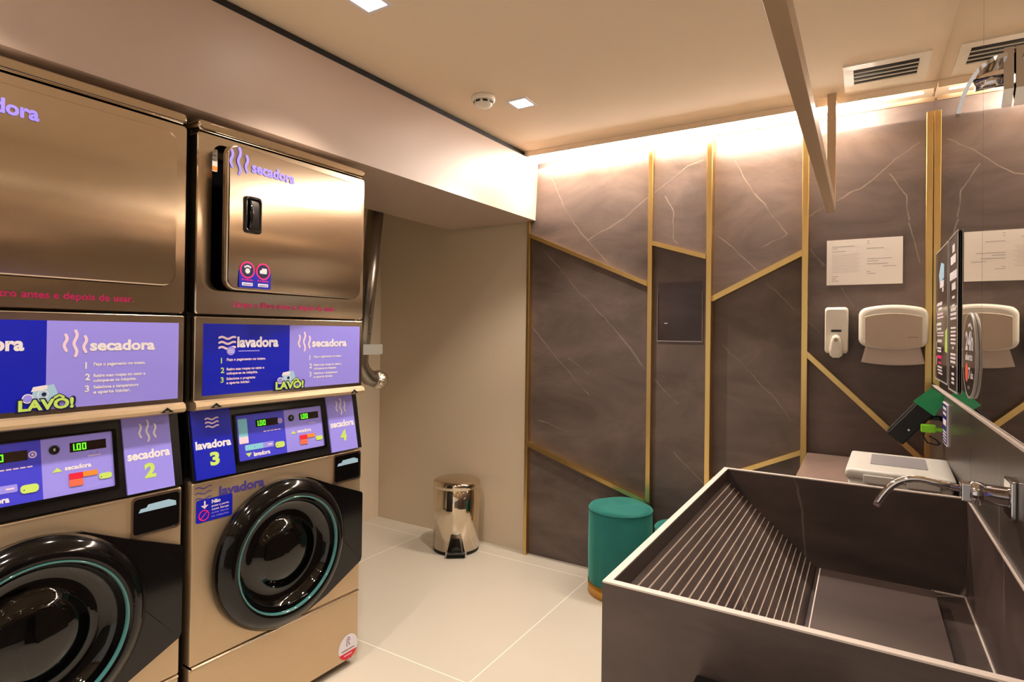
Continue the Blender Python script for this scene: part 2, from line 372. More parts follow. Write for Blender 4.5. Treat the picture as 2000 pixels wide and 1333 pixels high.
# back wall: painted stretch inside the machine niche, then the porcelain feature wall
wb = MB(); wb.box((XL, BY+0.015, 0), (-1.70, BY+0.15, CZ), 'paint'); struct(wb.build('wall_back_niche'))
wb = MB()
wb.box((-1.70, BY+0.06, 0), (MX+0.1, BY+0.15, CZ), 'panel')
struct(wb.build('wall_back_core'))
wr = MB(); wr.box((MX+0.012, YN, 0), (MX+0.1, BY+0.15, CZ), 'paint'); struct(wr.build('wall_right'))

# porcelain cladding of the back wall, one panel each side of every brass line
def panel(name, poly, y0=BY, y1=BY+0.075, m='panel', tilt=0.0):
    # the upper facets lean out towards their lower, slanted edge
    p = MB(); p.loft([[(x, y1, z) for x, z in poly], [(x, y0-(tilt if k < 2 else 0.0), z) for k, (x, z) in enumerate(poly)]], m, smooth=False)
    bmesh.ops.triangulate(p.bm, faces=list(p.bm.faces))
    return p.build(name)
A0, A1 = -1.690, -0.957; B1 = -0.660; C1 = -0.234; D1 = 0.242
PT = 2.262; PT2 = 2.222; RC = BY+0.04
def line(a, b):  # polyline height
    return lambda x: a[1]+(b[1]-a[1])*(x-a[0])/(b[0]-a[0])
dA1 = line((-1.675, 1.868), (-0.959, 1.557)); dA2 = line((-1.69, 0.653), (-0.952, 0.422))
dB = line((-0.942, 1.772), (-0.665, 1.684)); dC1 = line((-0.634, 1.487), (-0.245, 1.686)); dC2 = line((-0.63, 0.580), (-0.233, 0.765)); dD = line((-0.22, 1.215), (0.242, 0.757))
panels = [
 ([(A0, dA1(A0)), (A1, dA1(A1)), (A1, PT), (A0, PT)], BY), ([(A0, dA2(A0)), (A1, dA2(A1)), (A1, dA1(A1)), (A0, dA1(A0))], BY), ([(A0, 0.0), (A1, 0.0), (A1, dA2(A1)), (A0, dA2(A0))], BY),
 ([(A1, dB(A1)), (B1, dB(B1)), (B1, PT), (A1, PT)], BY), ([(A1, 0.0), (B1, 0.0), (B1, dB(B1)), (A1, dB(A1))], BY),
 ([(B1, dC1(B1)), (C1, dC1(C1)), (C1, PT2), (B1, PT2)], RC), ([(B1, dC2(B1)), (C1, dC2(C1)), (C1, dC1(C1)), (B1, dC1(B1))], RC), ([(B1, 0.0), (C1, 0.0), (C1, dC2(C1)), (B1, dC2(B1))], RC),
 ([(C1, dD(C1)), (D1, dD(D1)), (D1, PT2), (C1, PT2)], BY), ([(C1, 0.0), (D1, 0.0), (D1, dD(D1)), (C1, dD(C1))], BY)]
for i, (poly, y) in enumerate(panels):
    struct(panel('wall_back_panel', poly, y, BY+0.075, 'panel', 0.030 if i in (0, 3, 5) else 0.0))
# brass trim: verticals and diagonals
def vstrip(x, z0, z1, wd=0.024, pr=0.036, yb=BY, deep=0.0):
    s = MB(); s.box((x-wd/2, yb-pr, z0), (x+wd/2, yb+0.002+deep, z1), 'brass', 0.002); return struct(s.build('trim_1'))
def dstrip(xa, xb, fn, wd=0.022, pr=0.042, yb=BY):
    s = MB(); h = wd/2/math.cos(math.atan2(fn(xb)-fn(xa), xb-xa))
    s.plate([(xa, fn(xa)-h), (xa, fn(xa)+h), (xb, fn(xb)+h), (xb, fn(xb)-h)], yb-pr, yb+0.002, 'brass'); return struct(s.build('trim_2'))
vstrip(-1.687, 0, PT+0.0, 0.020); vstrip(A1, 0, 2.27, 0.024); vstrip(B1, 0, 2.28, 0.026, 0.032, BY, 0.05); vstrip(C1, 0, 2.255, 0.026, 0.028, BY, 0.05); vstrip(0.229, 0, 2.245, 0.024, 0.020)
dstrip(-1.677, A1-0.012, dA1); dstrip(-1.677, A1-0.012, dA2); dstrip(A1+0.012, B1-0.013, dB)
dstrip(B1+0.013, C1-0.013, dC1, 0.026, 0.044, RC); dstrip(B1+0.013, C1-0.013, dC2, 0.022, 0.018, RC); dstrip(C1+0.013, 0.217, dD)

# bulkhead over the machines
bk = MB()
X0, X1 = plane_x(YN), plane_x(BY)
def slab(mb, z0, z1, m, o0=0.0, inner=-2.29):
    mb.loft([[(plane_x(YN, o0), YN, z0), (plane_x(BY-0.004, o0), BY-0.004, z0), (inner, BY-0.004, z0), (inner, YN, z0)],
             [(plane_x(YN, o0), YN, z1), (plane_x(BY-0.004, o0), BY-0.004, z1), (inner, BY-0.004, z1), (inner, YN, z1)]], m, smooth=False)
slab(bk, 1.955, 2.300, 'soffit')
struct(bk.build('wall_bulkhead'))
g = MB(); slab(g, 2.300, CZ, 'black', -0.012); struct(g.build('shadow_gap'))  # black fill stands for the shade in the gap under the ceiling

# right side: mirror panes above, stone splashback below
for i, (ya, yb) in enumerate(((1.784, BY-0.002), (0.10, 1.781), (YN, 0.097))):
    mm = MB(); mm.box((MX, ya, 1.113), (MX+0.010, yb, CZ), 'mirror'); o = mm.build('wall_right_mirror'); struct(o)
sm = MB(); sm.box((MX+0.0005, 1.780, 1.113), (MX+0.006, 1.785, CZ), 'black'); struct(sm.build('trim_4'))
for ya, yb in ((1.892, BY-0.001), (0.10, 1.890), (YN, 0.098)):
    s = MB(); s.box((MX-0.006, ya, 0.0), (MX+0.012, yb, 1.104), 'splash'); s.box((MX-0.006, ya, 1.104), (MX+0.012, yb, 1.110), 'cut'); struct(s.build('wall_right_splashback'))
# led cove at the head of the back wall
lp = empty('led_profile_light', (0, BY, 2.25))
s = MB(); s.box((-1.675, -0.134, 0.072), (MX-0.004, 0.055, 0.079), 'ceil'); s.box((-1.675, -0.134, 0.050), (MX-0.004, -0.131, 0.072), 'ceil'); s.box((-1.675, -0.082, 0.016), (MX-0.004, -0.074, 0.034), 'bronze'); s.build('profile_housing', lp)  # front lip in ceiling paint is added to shade the ceiling from the LED
s = MB(); s.loft([[(-1.640, -0.122, 0.066), (-1.640, -0.084, 0.038), (-1.640, -0.084, 0.066)], [(0.03, -0.122, 0.066), (0.03, -0.084, 0.038), (0.03, -0.084, 0.066)]], 'led', smooth=False)
s.build('lit_diffuser', lp)
s = MB(); s.box((0.032, -0.096, 0.048), (0.200, -0.090, 0.053), 'lampglow'); s.build('thin_lit_line', lp)
tag(lp, 'long glowing linear light along the top of the dark back wall', 'light')

# ------------------------------------------------------------------ downlights (their own light in the builder)
def downlight(x, y, label, grp='square recessed downlights'):
    e = empty('recessed_downlight', (x, y, CZ))
    a = MB(); o2 = 0.052; i2 = 0.040
    ro = [(-o2, -o2), (o2, -o2), (o2, o2), (-o2, o2)]; ri = [(-i2, -i2), (i2, -i2), (i2, i2), (-i2, i2)]
    a.loft([[(p, q, 0) for p, q in ro], [(p, q, -0.004) for p, q in ro], [(p, q, -0.004) for p, q in ri], [(p, q, -0.0005) for p, q in ri]], 'white', False, False, smooth=False)
    a.build('frame', e)
    b3 = MB(); b3.face([(p, q, -0.0015) for p, q in ri][::-1], 'lampglow'); b3.build('diffuser', e, recalc=False)
    ld = bpy.data.lights.new('downlight_beam', 'SPOT'); ld.energy = DOWN_P; ld.color = WARM; ld.spot_size = math.radians(106); ld.spot_blend = 0.5; ld.shadow_soft_size = 0.03
    lo = bpy.data.objects.new('downlight_beam', ld); COL.objects.link(lo); lo.parent = e; lo.location = (0, 0, -0.03)
    tag(e, label, 'light', grp)
dl = ['square lit downlight cut off by the top edge of the picture', 'square lit downlight beside the smoke detector', 'added square downlight over the left stacked machine, outside the picture', 'added unseen square downlight behind the camera, machine side', 'added square downlight over the aisle, outside the picture', 'added unseen square downlight behind the camera, aisle side']
for (x, y), l in zip(DOWNLIGHTS, dl): downlight(x, y, l)

# smoke detector
e = empty('smoke_detector', (-1.432, 2.09, CZ))
a = MB(); a.lathe([(0.050, 0), (0.052, -0.006), (0.051, -0.018), (0.045, -0.022)], 'plastic', n=40); a.build('base', e)
a = MB(); a.lathe([(0.040, -0.021), (0.041, -0.032), (0.034, -0.042), (0.018, -0.046), (0.001, -0.047)], 'plastic', n=40)
a.build('sensor_head', e)
a = MB()
for k in range(8):
    t2 = 2*PI*k/8
    p = [(0.0425*math.cos(t2+d)*1.0, 0.0425*math.sin(t2+d), zz) for d, zz in ((-0.26, -0.024), (0.26, -0.024), (0.26, -0.033), (-0.26, -0.033))]
    a.face(p, 'black')
a.build('sensor_slots', e)
tag(e, 'round white smoke detector on the beige ceiling', 'smoke detector')

# air vent
e = empty('air_vent', (0.062, 2.668, CZ))
a = MB(); o2 = 0.139; 
def sq(h, z, hy=None): hy = h if hy is None else hy; return [(-h, -hy, z), (h, -hy, z), (h, hy, z), (-h, hy, z)]
def sqo(h, h2, z, yo): return [(-h, -h2+yo, z), (h, -h2+yo, z), (h, h2+yo, z), (-h, h2+yo, z)]
a.loft([sq(o2, 0), sq(o2, -0.007), sqo(0.105, 0.074, -0.005, -0.016), sqo(0.105, 0.074, -0.0008, -0.016)], 'plastic', False, False, smooth=False); a.build('frame', e)
a = MB(); a.face(sqo(0.105, 0.074, -0.001, -0.016)[::-1], 'black'); a.build('duct_opening', e)
for k in range(3):
    yy = -0.016-0.037+0.037*k
    a = MB(); a.box((-0.106, yy-0.0018, -0.0065), (0.106, yy+0.0018, -0.0025), 'plastic'); a.build('slat', e)
tag(e, 'white square ceiling air vent with dark slats near the mirror', 'vent')

# hanging clothes rail
e = empty('hanging_clothes_rail', (-0.125, 2.80, CZ))
a = MB(); a.box((-0.017, -3.2, -0.502), (0.017, 0.018, -0.455), 'bronze', 0.0015); a.build('rail', e)
for yy in (0.0, -3.1):
    a = MB(); a.box((-0.017, yy-0.006, -0.455), (0.017, yy+0.018, 0.0), 'bronze', 0.0015); a.build('post', e)
tag(e, 'long bronze metal clothes rail hanging from the ceiling', 'clothes rail')

# ------------------------------------------------------------------ stacked washer dryers
W = 0.658
RZ = PI/2 - LA
def stack(origin, nums, door_deg, label):
    e = empty('stacked_washer_dryer', origin, RZ)
    D = 0.62
    # cabinets (sides and back)
    a = MB(); a.box((0.0, 0.045, 0.012), (W, D, 0.845), 'cabinet'); a.box((0.0, 0.045, 0.845), (W, D, 1.055), 'satin'); a.box((0.0, 0.045, 1.055), (W, D, 1.905), 'cabinet'); a.build('cabinet', e)
    for x in (0.05, W-0.05):
        for y in (0.08, D-0.06):
            a = MB(); a.lathe([(0.022, 0), (0.022, 0.008), (0.012, 0.012), (0.012, 0.03)], 'rubber', (x, y, 0), n=16); a.build('foot', e)
    # lid
    a = MB(); a.plate(rr(0.0, 1.897, W, 1.931, 0.012), -0.004, 0.60, 'steel', 0.008); a.build('top_lid', e)
    # dryer front: frame round a dark loading opening
    ox0, ox1, oz0, oz1 = 0.045, 0.622, 1.418, 1.868
    a = MB()
    out = rr(0.0, 1.343, W, 1.893, 0.010); inn = rr(ox0, oz0, ox1, oz1, 0.035)
    a.loft([[(x, 0.046, z) for x, z in out], [(x, 0.004, z) for x, z in out], [(0.329+(x-0.329)*0.992, 0.0, 1.618+(z-1.618)*0.992) for x, z in out], [(x, 0.0, z) for x, z in inn], [(x, 0.046, z) for x, z in inn]], 'steeldoor', False, False, smooth=False)
    fr = a.build('dryer_front', e)
    a = MB(); a.plate(inn, 0.040, 0.046, 'gloss'); a.lathe([(0.19, 0.0), (0.185, 0.012), (0.16, 0.012), (0.15, 0.002)], 'cabinet', (0.33, 0.040, 1.64), '-y'); a.build('loading_opening', fr)
    if door_deg > 0:
        a = MB(); a.plate(rr(0.047, 1.792, 0.082, 1.862, 0.003), 0.036, 0.040, 'paper'); a.rect(0.047, 1.795, 0.082, 1.808, 0.0355, 'orange'); a.rect(0.050, 1.84, 0.078, 1.843, 0.0355, 'greytext'); a.rect(0.050, 1.825, 0.076, 1.828, 0.0355, 'greytext')
        o = a.build('energy_label', fr); o['label'] = 'white label with orange foot inside the open door edge'
    # dryer door, hinged on the right (far) side
    hinge = empty('dryer_door', (ox1-0.004, -0.002, 1.64)); hinge.parent = e; hinge.rotation_euler = (0, 0, math.radians(door_deg))
    dw = ox1-ox0-0.010; dh = 0.442
    a = MB(); o2 = rr(-dw, -dh/2, 0.0, dh/2, 0.035, 8)
    a.loft([[(-dw/2+(x+dw/2)*kx, y2, z*kz) for x, z in o2] for kx, kz, y2 in ((1, 1, 0.0), (1, 1, -0.0195), (0.996, 0.994, -0.0225), (0.988, 0.984, -0.0235))], 'steeldoor', cap1=False)
    def cy(z): return -0.0235-0.0052*(1-(z/(dh/2*0.984))**2)
    r5 = 0.035*0.984; xa5, xb5, hz5 = -dw/2-dw/2*0.988, -dw/2+dw/2*0.988, dh/2*0.984
    zs = [-hz5+r5*(1-math.cos(PI/2*k/8)) for k in range(9)]; zs = zs+[-hz5+r5+(2*hz5-2*r5)*k/24 for k in range(1, 24)]+[-z for z in reversed(zs)]
    row = []
    for z in zs:
        dz = max(0.0, abs(z)-(hz5-r5)); ins = r5-math.sqrt(max(0.0, r5*r5-dz*dz)); row.append([a.bm.verts.new((xa5+ins+(xb5-xa5-2*ins)*k/6, cy(z), z)) for k in range(7)])
    for p, q in zip(row[:-1], row[1:]):
        for k in range(6):
            f5 = a.bm.faces.new((p[k], p[k+1], q[k+1], q[k])); f5.smooth = True; f5.material_index = a.mi('steeldoor')
    dp = a.build('door_skin', hinge)
    # handle
    hx0, hx1, hz0, hz1 = -dw+0.052, -dw+0.112, -0.042, 0.072
    a = MB(); ho = rr(hx0, hz0, hx1, hz1, 0.012)
    a.pillow(ho, [(1.0, -0.026), (1.0, -0.034), (0.94, -0.0365), (0.84, -0.0355), (0.78, -0.031)], 'gloss')
    a.tube([(hx0+0.017, -0.033, hz0+0.016), (hx0+0.022, -0.040, (hz0+hz1)/2), (hx0+0.017, -0.033, hz1-0.012)], 0.0045, 'gloss')
    o = a.build('door_handle', hinge); o['label'] = 'black recessed door handle'
    a = MB(); a.plate(rr(-0.006, 0.12, 0.006, 0.165, 0.002), -0.008, 0.002, 'steeledge'); a.build('hinge', hinge); a = MB(); a.plate(rr(-0.006, -0.165, 0.006, -0.12, 0.002), -0.008, 0.002, 'steeledge'); a.build('hinge', hinge)
    yl = -0.0280
    a = MB(); icon_dry(a, -dw+0.034, 0.172, 0.078, yl, 'lilac'); a.build('dry_icon', hinge)
    a = MB(); a.text('secadora', -dw+0.078, 0.150, 0.034, yl, 'lilac', 0.165, 0.035); a.build('door_lettering', hinge)
    a = MB()
    for k, cx in enumerate((-dw+0.068, -dw+0.125)):
        a.rrect(cx-0.029, -0.212, cx+0.029, -0.158, 0.005, -0.0275, 'navy'); a.disc(cx, -0.157, 0.0265, -0.0279, 'magenta'); a.disc(cx, -0.157, 0.0215, -0.0282, 'deepnavy')
        if k == 0:
            a.disc(cx, -0.160, 0.0085, -0.0286, 'white', 12)
            for q in (-0.009, -0.003, 0.003, 0.009): a.disc(cx+q, -0.148+(0 if abs(q) > 0.005 else 0.003), 0.0032, -0.0287, 'white', 10)
        else:
            a.rrect(cx-0.013, -0.164, cx+0.013, -0.153, 0.003, -0.0286, 'white'); a.rrect(cx-0.006, -0.156, cx+0.013, -0.147, 0.003, -0.0287, 'white')
        a.text('Proibido', cx, -0.190, 0.006, -0.0280, 'magenta', 0.040, 0.02, 'CENTER'); a.rrect(cx-0.019, -0.206, cx+0.019, -0.196, 0.002, -0.0280, 'white')
        a.text(('animais' if k == 0 else 'sapatos'), cx, -0.2035, 0.0055, -0.0284, 'navy', 0.030, 0.01, 'CENTER')
    o = a.build('warning_stickers', hinge); o['label'] = 'two blue stickers with magenta round symbols'
    a = MB(); a.text('Limpe o filtro antes e depois de usar.', 0.12, 1.370, 0.018, -0.0006, 'magenta', 0.40, 0.02); o = a.build('filter_lettering', fr)
    # instruction sign band
    a = MB(); a.plate(rr(0.0, 1.075, W, 1.337, 0.004), 0.0, 0.05, 'steeldoor', 0.003); a.build('sign_surround', e)
    a = MB(); s1 = 0.325
    a.plate([(0.026, 1.096), (0.026, 1.315), (s1, 1.315), (s1, 1.096)], -0.003, 0.001, 'navy'); a.plate([(s1, 1.096), (s1, 1.315), (0.640, 1.315), (0.640, 1.096)], -0.003, 0.001, 'violet')
    sg = a.build('instruction_sign', e)
    y = -0.0036
    def part(nm, fn, par):
        a = MB(); fn(a); return a.build(nm, par)
    part('wash_icon', lambda a: icon_wash(a, 0.100, 1.256, 0.052, y, 'pinkw', 0.30, 0.13), sg)
    part('washer_title', lambda a: (a.text('lavadora', 0.133, 1.243, 0.033, y, 'white', 0.148, 0.040), a.rrect(0.137, 1.228, 0.212, 1.2315, 0.0015, y, 'violet')), sg)
    part('round_stamp', lambda a: (a.disc(0.112, 1.231, 0.014, y-0.0004, 'violet'), [a.rect(0.102, 1.231+q-0.0008, 0.122, 1.231+q+0.0008, y-0.0006, 'white') for q in (-0.005, 0.0, 0.005)]), sg)
    part('dry_icon', lambda a: icon_dry(a, s1+0.060, 1.258, 0.064, y, 'pinkw'), sg)
    part('dryer_title', lambda a: a.text('secadora', s1+0.092, 1.240, 0.028, y, 'white', 0.158, 0.040), sg)
    def step(x, z, nmb, ls, wd, cn, ct):
        def fn(a):
            a.text(nmb, x, z, 0.017, y, cn, None, 0.03)
            for q, l in enumerate(ls): a.text(l, x+0.019, z+0.007-0.013*q, 0.0085, y, ct, wd*(0.82 if q else 1.0), 0.034)
        part('instruction_step', fn, sg)
    for nmb, z, ls, wd in [('1', 1.193, ['Faça o pagamento no totem.'], 0.135), ('2', 1.163, ['Retire suas roupas no cesto e', 'coloque-as na máquina.'], 0.130), ('3', 1.133, ['Selecione o programa', 'e aperte iniciar.'], 0.098)]: step(0.080, z, nmb, ls, wd, 'lime', 'pinkw')
    for nmb, z, ls, wd in [('1', 1.193, ['Faça o pagamento no totem.'], 0.125), ('2', 1.163, ['Retire suas roupas no cesto e', 'coloque-as na máquina.'], 0.125), ('3', 1.133, ['Selecione a temperatura', 'e aperte iniciar.'], 0.108)]: step(s1+0.082, z, nmb, ls, wd, 'white', 'white')
    a = MB()   # shop logo: lime letters under a small drawn washer
    yy = y-0.0005
    for k, (bx, bz) in enumerate(((-0.004, 0.0),)):
        a.face([(s1-0.030, yy, 1.128), (s1-0.022, yy, 1.152), (s1+0.016, yy, 1.158), (s1+0.030, yy, 1.118), (s1-0.004, yy, 1.112)], 'skyblue')
    a.face([(s1-0.030, yy-0.0002, 1.141), (s1-0.026, yy-0.0002, 1.153), (s1+0.002, yy-0.0002, 1.157), (s1+0.004, yy-0.0002, 1.147)], 'white')
    a.disc(s1-0.006, 1.134, 0.0115, yy-0.0003, 'white'); a.disc(s1-0.006, 1.134, 0.0095, yy-0.0004, 'skyblue'); a.disc(s1-0.004, 1.134, 0.005, yy-0.0005, 'deepnavy')
    a.disc(s1-0.036, 1.126, 0.0115, yy-0.0006, 'white'); a.disc(s1-0.036, 1.126, 0.009, yy-0.0007, 'violet')
    a.build('logo_drawing', sg); a = MB()
    a.text('LAVO!', s1-0.057, 1.0955, 0.028, yy-0.0009, 'deepnavy', 0.120, 0.10); a.text('LAVO!', s1-0.054, 1.0975, 0.025, yy-0.0013, 'lime', 0.112, 0.045)
    a.ribbon([(s1+0.017, 1.1245), (s1+0.027, 1.1305), (s1+0.037, 1.1245)], 0.0085, yy-0.0009, 'deepnavy'); a.ribbon([(s1+0.018, 1.1245), (s1+0.027, 1.1300), (s1+0.036, 1.1245)], 0.0055, yy-0.0013, 'lime'); a.build('shop_logo', sg)
    # lower lip
    a = MB(); a.loft([[(x, yq, zq) for yq, zq in ((0.05, 1.083), (-0.001, 1.083), (-0.012, 1.078), (-0.016, 1.066), (-0.012, 1.057), (0.0, 1.052), (0.05, 1.052))] for x in (0.0, W)], 'steel2', smooth=False); lip = a.build('dryer_lip', e)
    for bx in (0.060, 0.605):
        a = MB(); a.face([(bx-0.019, -0.0175, 1.059), (bx+0.019, -0.0175, 1.059), (bx, -0.0175, 1.074)], 'black'); a.ribbon([(bx-0.016, 1.062), (bx-0.006, 1.075), (bx+0.004, 1.078), (bx+0.012, 1.072)], 0.0012, -0.0178, 'grey'); a.rect(bx-0.006, 1.061, bx+0.004, 1.064, -0.0179, 'steel2'); a.build('badge', lip)
    # leaning control panel
    Z0, Z1 = 0.842, 1.052; Y0, Y1 = -0.004, 0.034
    def pt(x, t2, off=0.0):      # t2 0 at the foot, 1 at the head
        return (x, Y0+(Y1-Y0)*t2-off, Z0+(Z1-Z0)*t2)
    cp = empty('control_panel', (0, Y0, Z0)); cp.parent = e
    lean = math.atan2(Y1-Y0, Z1-Z0); cp.rotation_euler = (-lean, 0, 0)
    H = math.hypot(Y1-Y0, Z1-Z0)
    # in this frame the sheet is x/z with front -y
    a = MB(); a.plate([(0.0, 0), (0.0, H), (W, H), (W, 0)], 0.0, 0.012, 'satin'); a.build('black_fascia', cp)
    a = MB(); fo = rr(0.140, 0.025, 0.492, 0.186, 0.006); fi = rr(0.148, 0.034, 0.482, 0.180, 0.004)
    a.loft([[(x, 0.0, z) for x, z in fo], [(x, -0.005, z) for x, z in fo], [(x, -0.005, z) for x, z in fi], [(x, -0.001, z) for x, z in fi]], 'gloss', False, False, smooth=False); a.build('display_frame', cp)
    a = MB(); a.plate([(0.148, 0.034), (0.148, 0.180), (0.325, 0.180), (0.325, 0.034)], -0.002, 0.0, 'cobalt'); a.plate([(0.325, 0.034), (0.325, 0.180), (0.482, 0.180), (0.482, 0.034)], -0.002, 0.0, 'violet'); kp = a.build('keypad_sheet', cp)
    y = -0.0026
    def seg(a, x, z, ch):
        h = 0.017; wd = 0.009; t3 = 0.0026
        A = {'1': 'bc', '0': 'abcdef'}[ch]
        P = {'a': (x, z+h-t3, x+wd, z+h), 'd': (x, z, x+wd, z+t3), 'b': (x+wd-t3, z+h/2, x+wd, z+h), 'c': (x+wd-t3, z, x+wd, z+h/2), 'f': (x, z+h/2, x+t3, z+h), 'e': (x, z, x+t3, z+h/2)}
        for q in A: a.rect(*P[q], y-0.0006, 'digit')
    for (x0, z0) in ((0.216, 0.135), (0.385, 0.138)):
        part('display_window', lambda a: a.rect(x0, z0, x0+0.082, z0+0.024, y, 'lcd'), kp)
        def dg(a):
            seg(a, x0+0.001, z0+0.0035, '1'); a.disc(x0+0.0125, z0+0.0045, 0.0013, y-0.0006, 'digit', 8); seg(a, x0+0.015, z0+0.0035, '0'); seg(a, x0+0.027, z0+0.0035, '0')
        o = part('lit_digits', dg, kp); o['label'] = 'green glowing digits'
    part('soap_chart', lambda a: (a.rrect(0.154, 0.088, 0.186, 0.168, 0.002, y, 'cyan'), a.rrect(0.154, 0.088, 0.186, 0.110, 0.002, y-0.0002, 'pinkw')), kp)
    part('timer_symbol', lambda a: (a.disc(0.308, 0.146, 0.0085, y, 'pinkw'), a.disc(0.308, 0.146, 0.0055, y-0.0002, 'cobalt'), a.disc(0.308, 0.146, 0.003, y-0.0003, 'pinkw')), kp)
    part('status_print', lambda a: [a.rrect(0.242+0.0135*q, 0.1165, 0.253+0.0135*q, 0.1195, 0.001, y, 'pinkw') for q in range(5)], kp)
    part('programme_button', lambda a: (a.rrect(0.172, 0.064, 0.240, 0.082, 0.003, y, 'cyan'), a.rrect(0.236, 0.064, 0.276, 0.082, 0.003, y-0.0001, 'violet'), a.rect(0.254, 0.071, 0.270, 0.075, y-0.0003, 'pinkw'), a.disc(0.205, 0.073, 0.0015, y-0.0003, 'black', 8)), kp)
    part('washer_print', lambda a: (a.face([(0.172, y, 0.056), (0.194, y, 0.056), (0.183, y, 0.043)][::-1], 'lime'), a.text('lavadora', 0.200, 0.043, 0.014, y, 'white', 0.060, 0.04)), kp)
    part('key_switch', lambda a: (a.lathe([(0.0115, 0), (0.0115, 0.0012), (0.009, 0.0018), (0.004, 0.001)], 'satin', (0.352, y, 0.150), '-y', 24), a.rrect(0.350, 0.147, 0.354, 0.154, 0.001, y-0.0020, 'grey')), kp)
    part('status_print', lambda a: ([a.disc(q, 0.131, 0.0012, y, 'black', 8) for q in (0.430, 0.446)], a.rrect(0.424, 0.122, 0.454, 0.124, 0.001, y, 'pinkw')), kp)
    part('dryer_print', lambda a: (a.face([(0.345, y, 0.094), (0.367, y, 0.094), (0.356, y, 0.105)], 'lime'), a.text('secadora', 0.372, 0.095, 0.012, y, 'white', 0.058, 0.04)), kp)
    for q, c5 in (((0.380, 0.070, 0.410, 0.085), 'red'), ((0.380, 0.052, 0.410, 0.0695), 'coral'), ((0.4105, 0.072, 0.443, 0.085), 'orange')):
        part('temperature_button', lambda a: a.plate(rr(*q, 0.002), y-0.0012, y, c5), kp)
    part('start_button', lambda a: (a.plate(rr(0.446, 0.058, 0.476, 0.073, 0.0065), y-0.0012, y, 'lime'), a.disc(0.451, 0.064, 0.0014, y-0.0014, 'black', 8)), kp)
    part('start_button', lambda a: (a.plate(rr(0.281, 0.056, 0.317, 0.076, 0.0085), y-0.0012, y, 'lime'), a.disc(0.288, 0.064, 0.0014, y-0.0014, 'black', 8)), kp)
    for side, (xa, xb), word, num, m2, ic in ((0, (0.004, 0.132), 'lavadora', nums[0], 'navy', 'w'), (1, (0.506, 0.634), 'secadora', nums[1], 'violet', 'd')):
        a = MB(); a.plate([(xa+0.004, 0.002), (xa, H-0.002), (xb-0.004, H-0.002), (xb, 0.002)], -0.006, 0.0, m2); 
        ns = a.build('name_plate', cp); ns['label'] = 'royal blue plate reading '+word+' '+num if side == 0 else 'lilac plate reading '+word+' '+num
        cx = (xa+xb)/2; yq = -0.0066
        part('plate_icon', lambda a: icon_wash(a, cx, H*0.79, 0.040, yq, 'pinkw', 0.30, 0.11) if ic == 'w' else icon_dry(a, cx, H*0.79, 0.058, yq, 'white', 0.09), ns)
        part('plate_lettering', lambda a: a.text(word, cx, H*0.435, 0.024, yq, 'white', 0.112, 0.04, 'CENTER'), ns)
        part('plate_number', lambda a: a.text(num, cx, H*0.19, 0.038, yq, 'lime', 0.030, 0.05, 'CENTER'), ns)
    # washer front
    a = MB(); a.plate(rr(0.0, 0.288, W, 0.836, 0.006), 0.0, 0.046, 'steel2', 0.004); wfz = a.build('washer_front', e)
    part('washer_icon', lambda a: icon_wash(a, 0.034, 0.802, 0.048, -0.0006, 'indigo', 0.34, 0.06), wfz); part('washer_lettering', lambda a: a.text('lavadora', 0.083, 0.782, 0.030, -0.0006, 'indigo', 0.155, 0.035), wfz)
    a = MB(); a.rrect(0.012, 0.713, 0.127, 0.782, 0.006, -0.0006, 'navy'); a.face([(0.026, -0.001, 0.764), (0.050, -0.001, 0.764), (0.038, -0.001, 0.753)][::-1], 'pinkw'); a.ribbon([(0.038, 0.775), (0.038, 0.760)], 0.005, -0.0012, 'pinkw')
    a.ribbon([(0.036+0.015*math.cos(2*PI*k/24), 0.734+0.015*math.sin(2*PI*k/24)) for k in range(25)], 0.0034, -0.001, 'magenta'); a.ribbon([(0.027, 0.725), (0.045, 0.743)], 0.003, -0.001, 'magenta')
    a.text('Não', 0.060, 0.765, 0.011, -0.001, 'white', 0.028, 0.04)
    for q, (l, c5) in enumerate((('puxe a porta', 'pinkw'), ('com força', 'pinkw'), ('evite danos', 'lilac'), ('na máquina', 'lilac'))): a.text(l, 0.060, 0.754-0.0105*q, 0.0062, -0.001, c5, 0.055, 0.028)
    o = a.build('warning_sticker', wfz); o['label'] = 'blue sticker with pink no symbol'
    # soap slot, upper right
    a = MB(); so = rr(0.520, 0.722, 0.652, 0.832, 0.012); si = rr(0.526, 0.728, 0.648, 0.826, 0.010)
    a.loft([[(x, 0.0, z) for x, z in so], [(x, -0.006, z) for x, z in so], [(x, -0.006, z) for x, z in si], [(x, -0.001, z) for x, z in si]], 'steeledge', False, False, smooth=False)
    a.plate(si, -0.002, 0.0, 'gloss'); sd = a.build('soap_drawer', e)
    a = MB(); a.face([(0.540, -0.003, 0.787), (0.545, -0.003, 0.797), (0.560, -0.003, 0.798), (0.565, -0.003, 0.806), (0.620, -0.003, 0.808), (0.640, -0.003, 0.800), (0.641, -0.003, 0.787)][::-1], 'skyblue'); a.build('drawer_label', sd)
    # washer door
    DX, DZ, R = 0.306, 0.545, 0.246
    wd2 = empty('washer_door', (DX, 0, DZ)); wd2.parent = e
    a = MB()
    rc = R-0.030
    pod = [(0.02, 0.2445), (0.10, 0.232), (0.20, 0.185), (0.345, 0.125), (0.349, 0.118), (0.349, -0.128), (0.343, -0.142), (0.185, -0.215), (0.10, -0.242), (0.02, -0.246)]
    pod += [(rc*math.cos(math.radians(t5)), rc*math.sin(math.radians(t5))) for t5 in range(-85, 90, 10)]
    a.plate(pod[::-1], -0.016, 0.0, 'gloss'); bmesh.ops.triangulate(a.bm, faces=list(a.bm.faces)); a.build('hinge_cover', wd2)
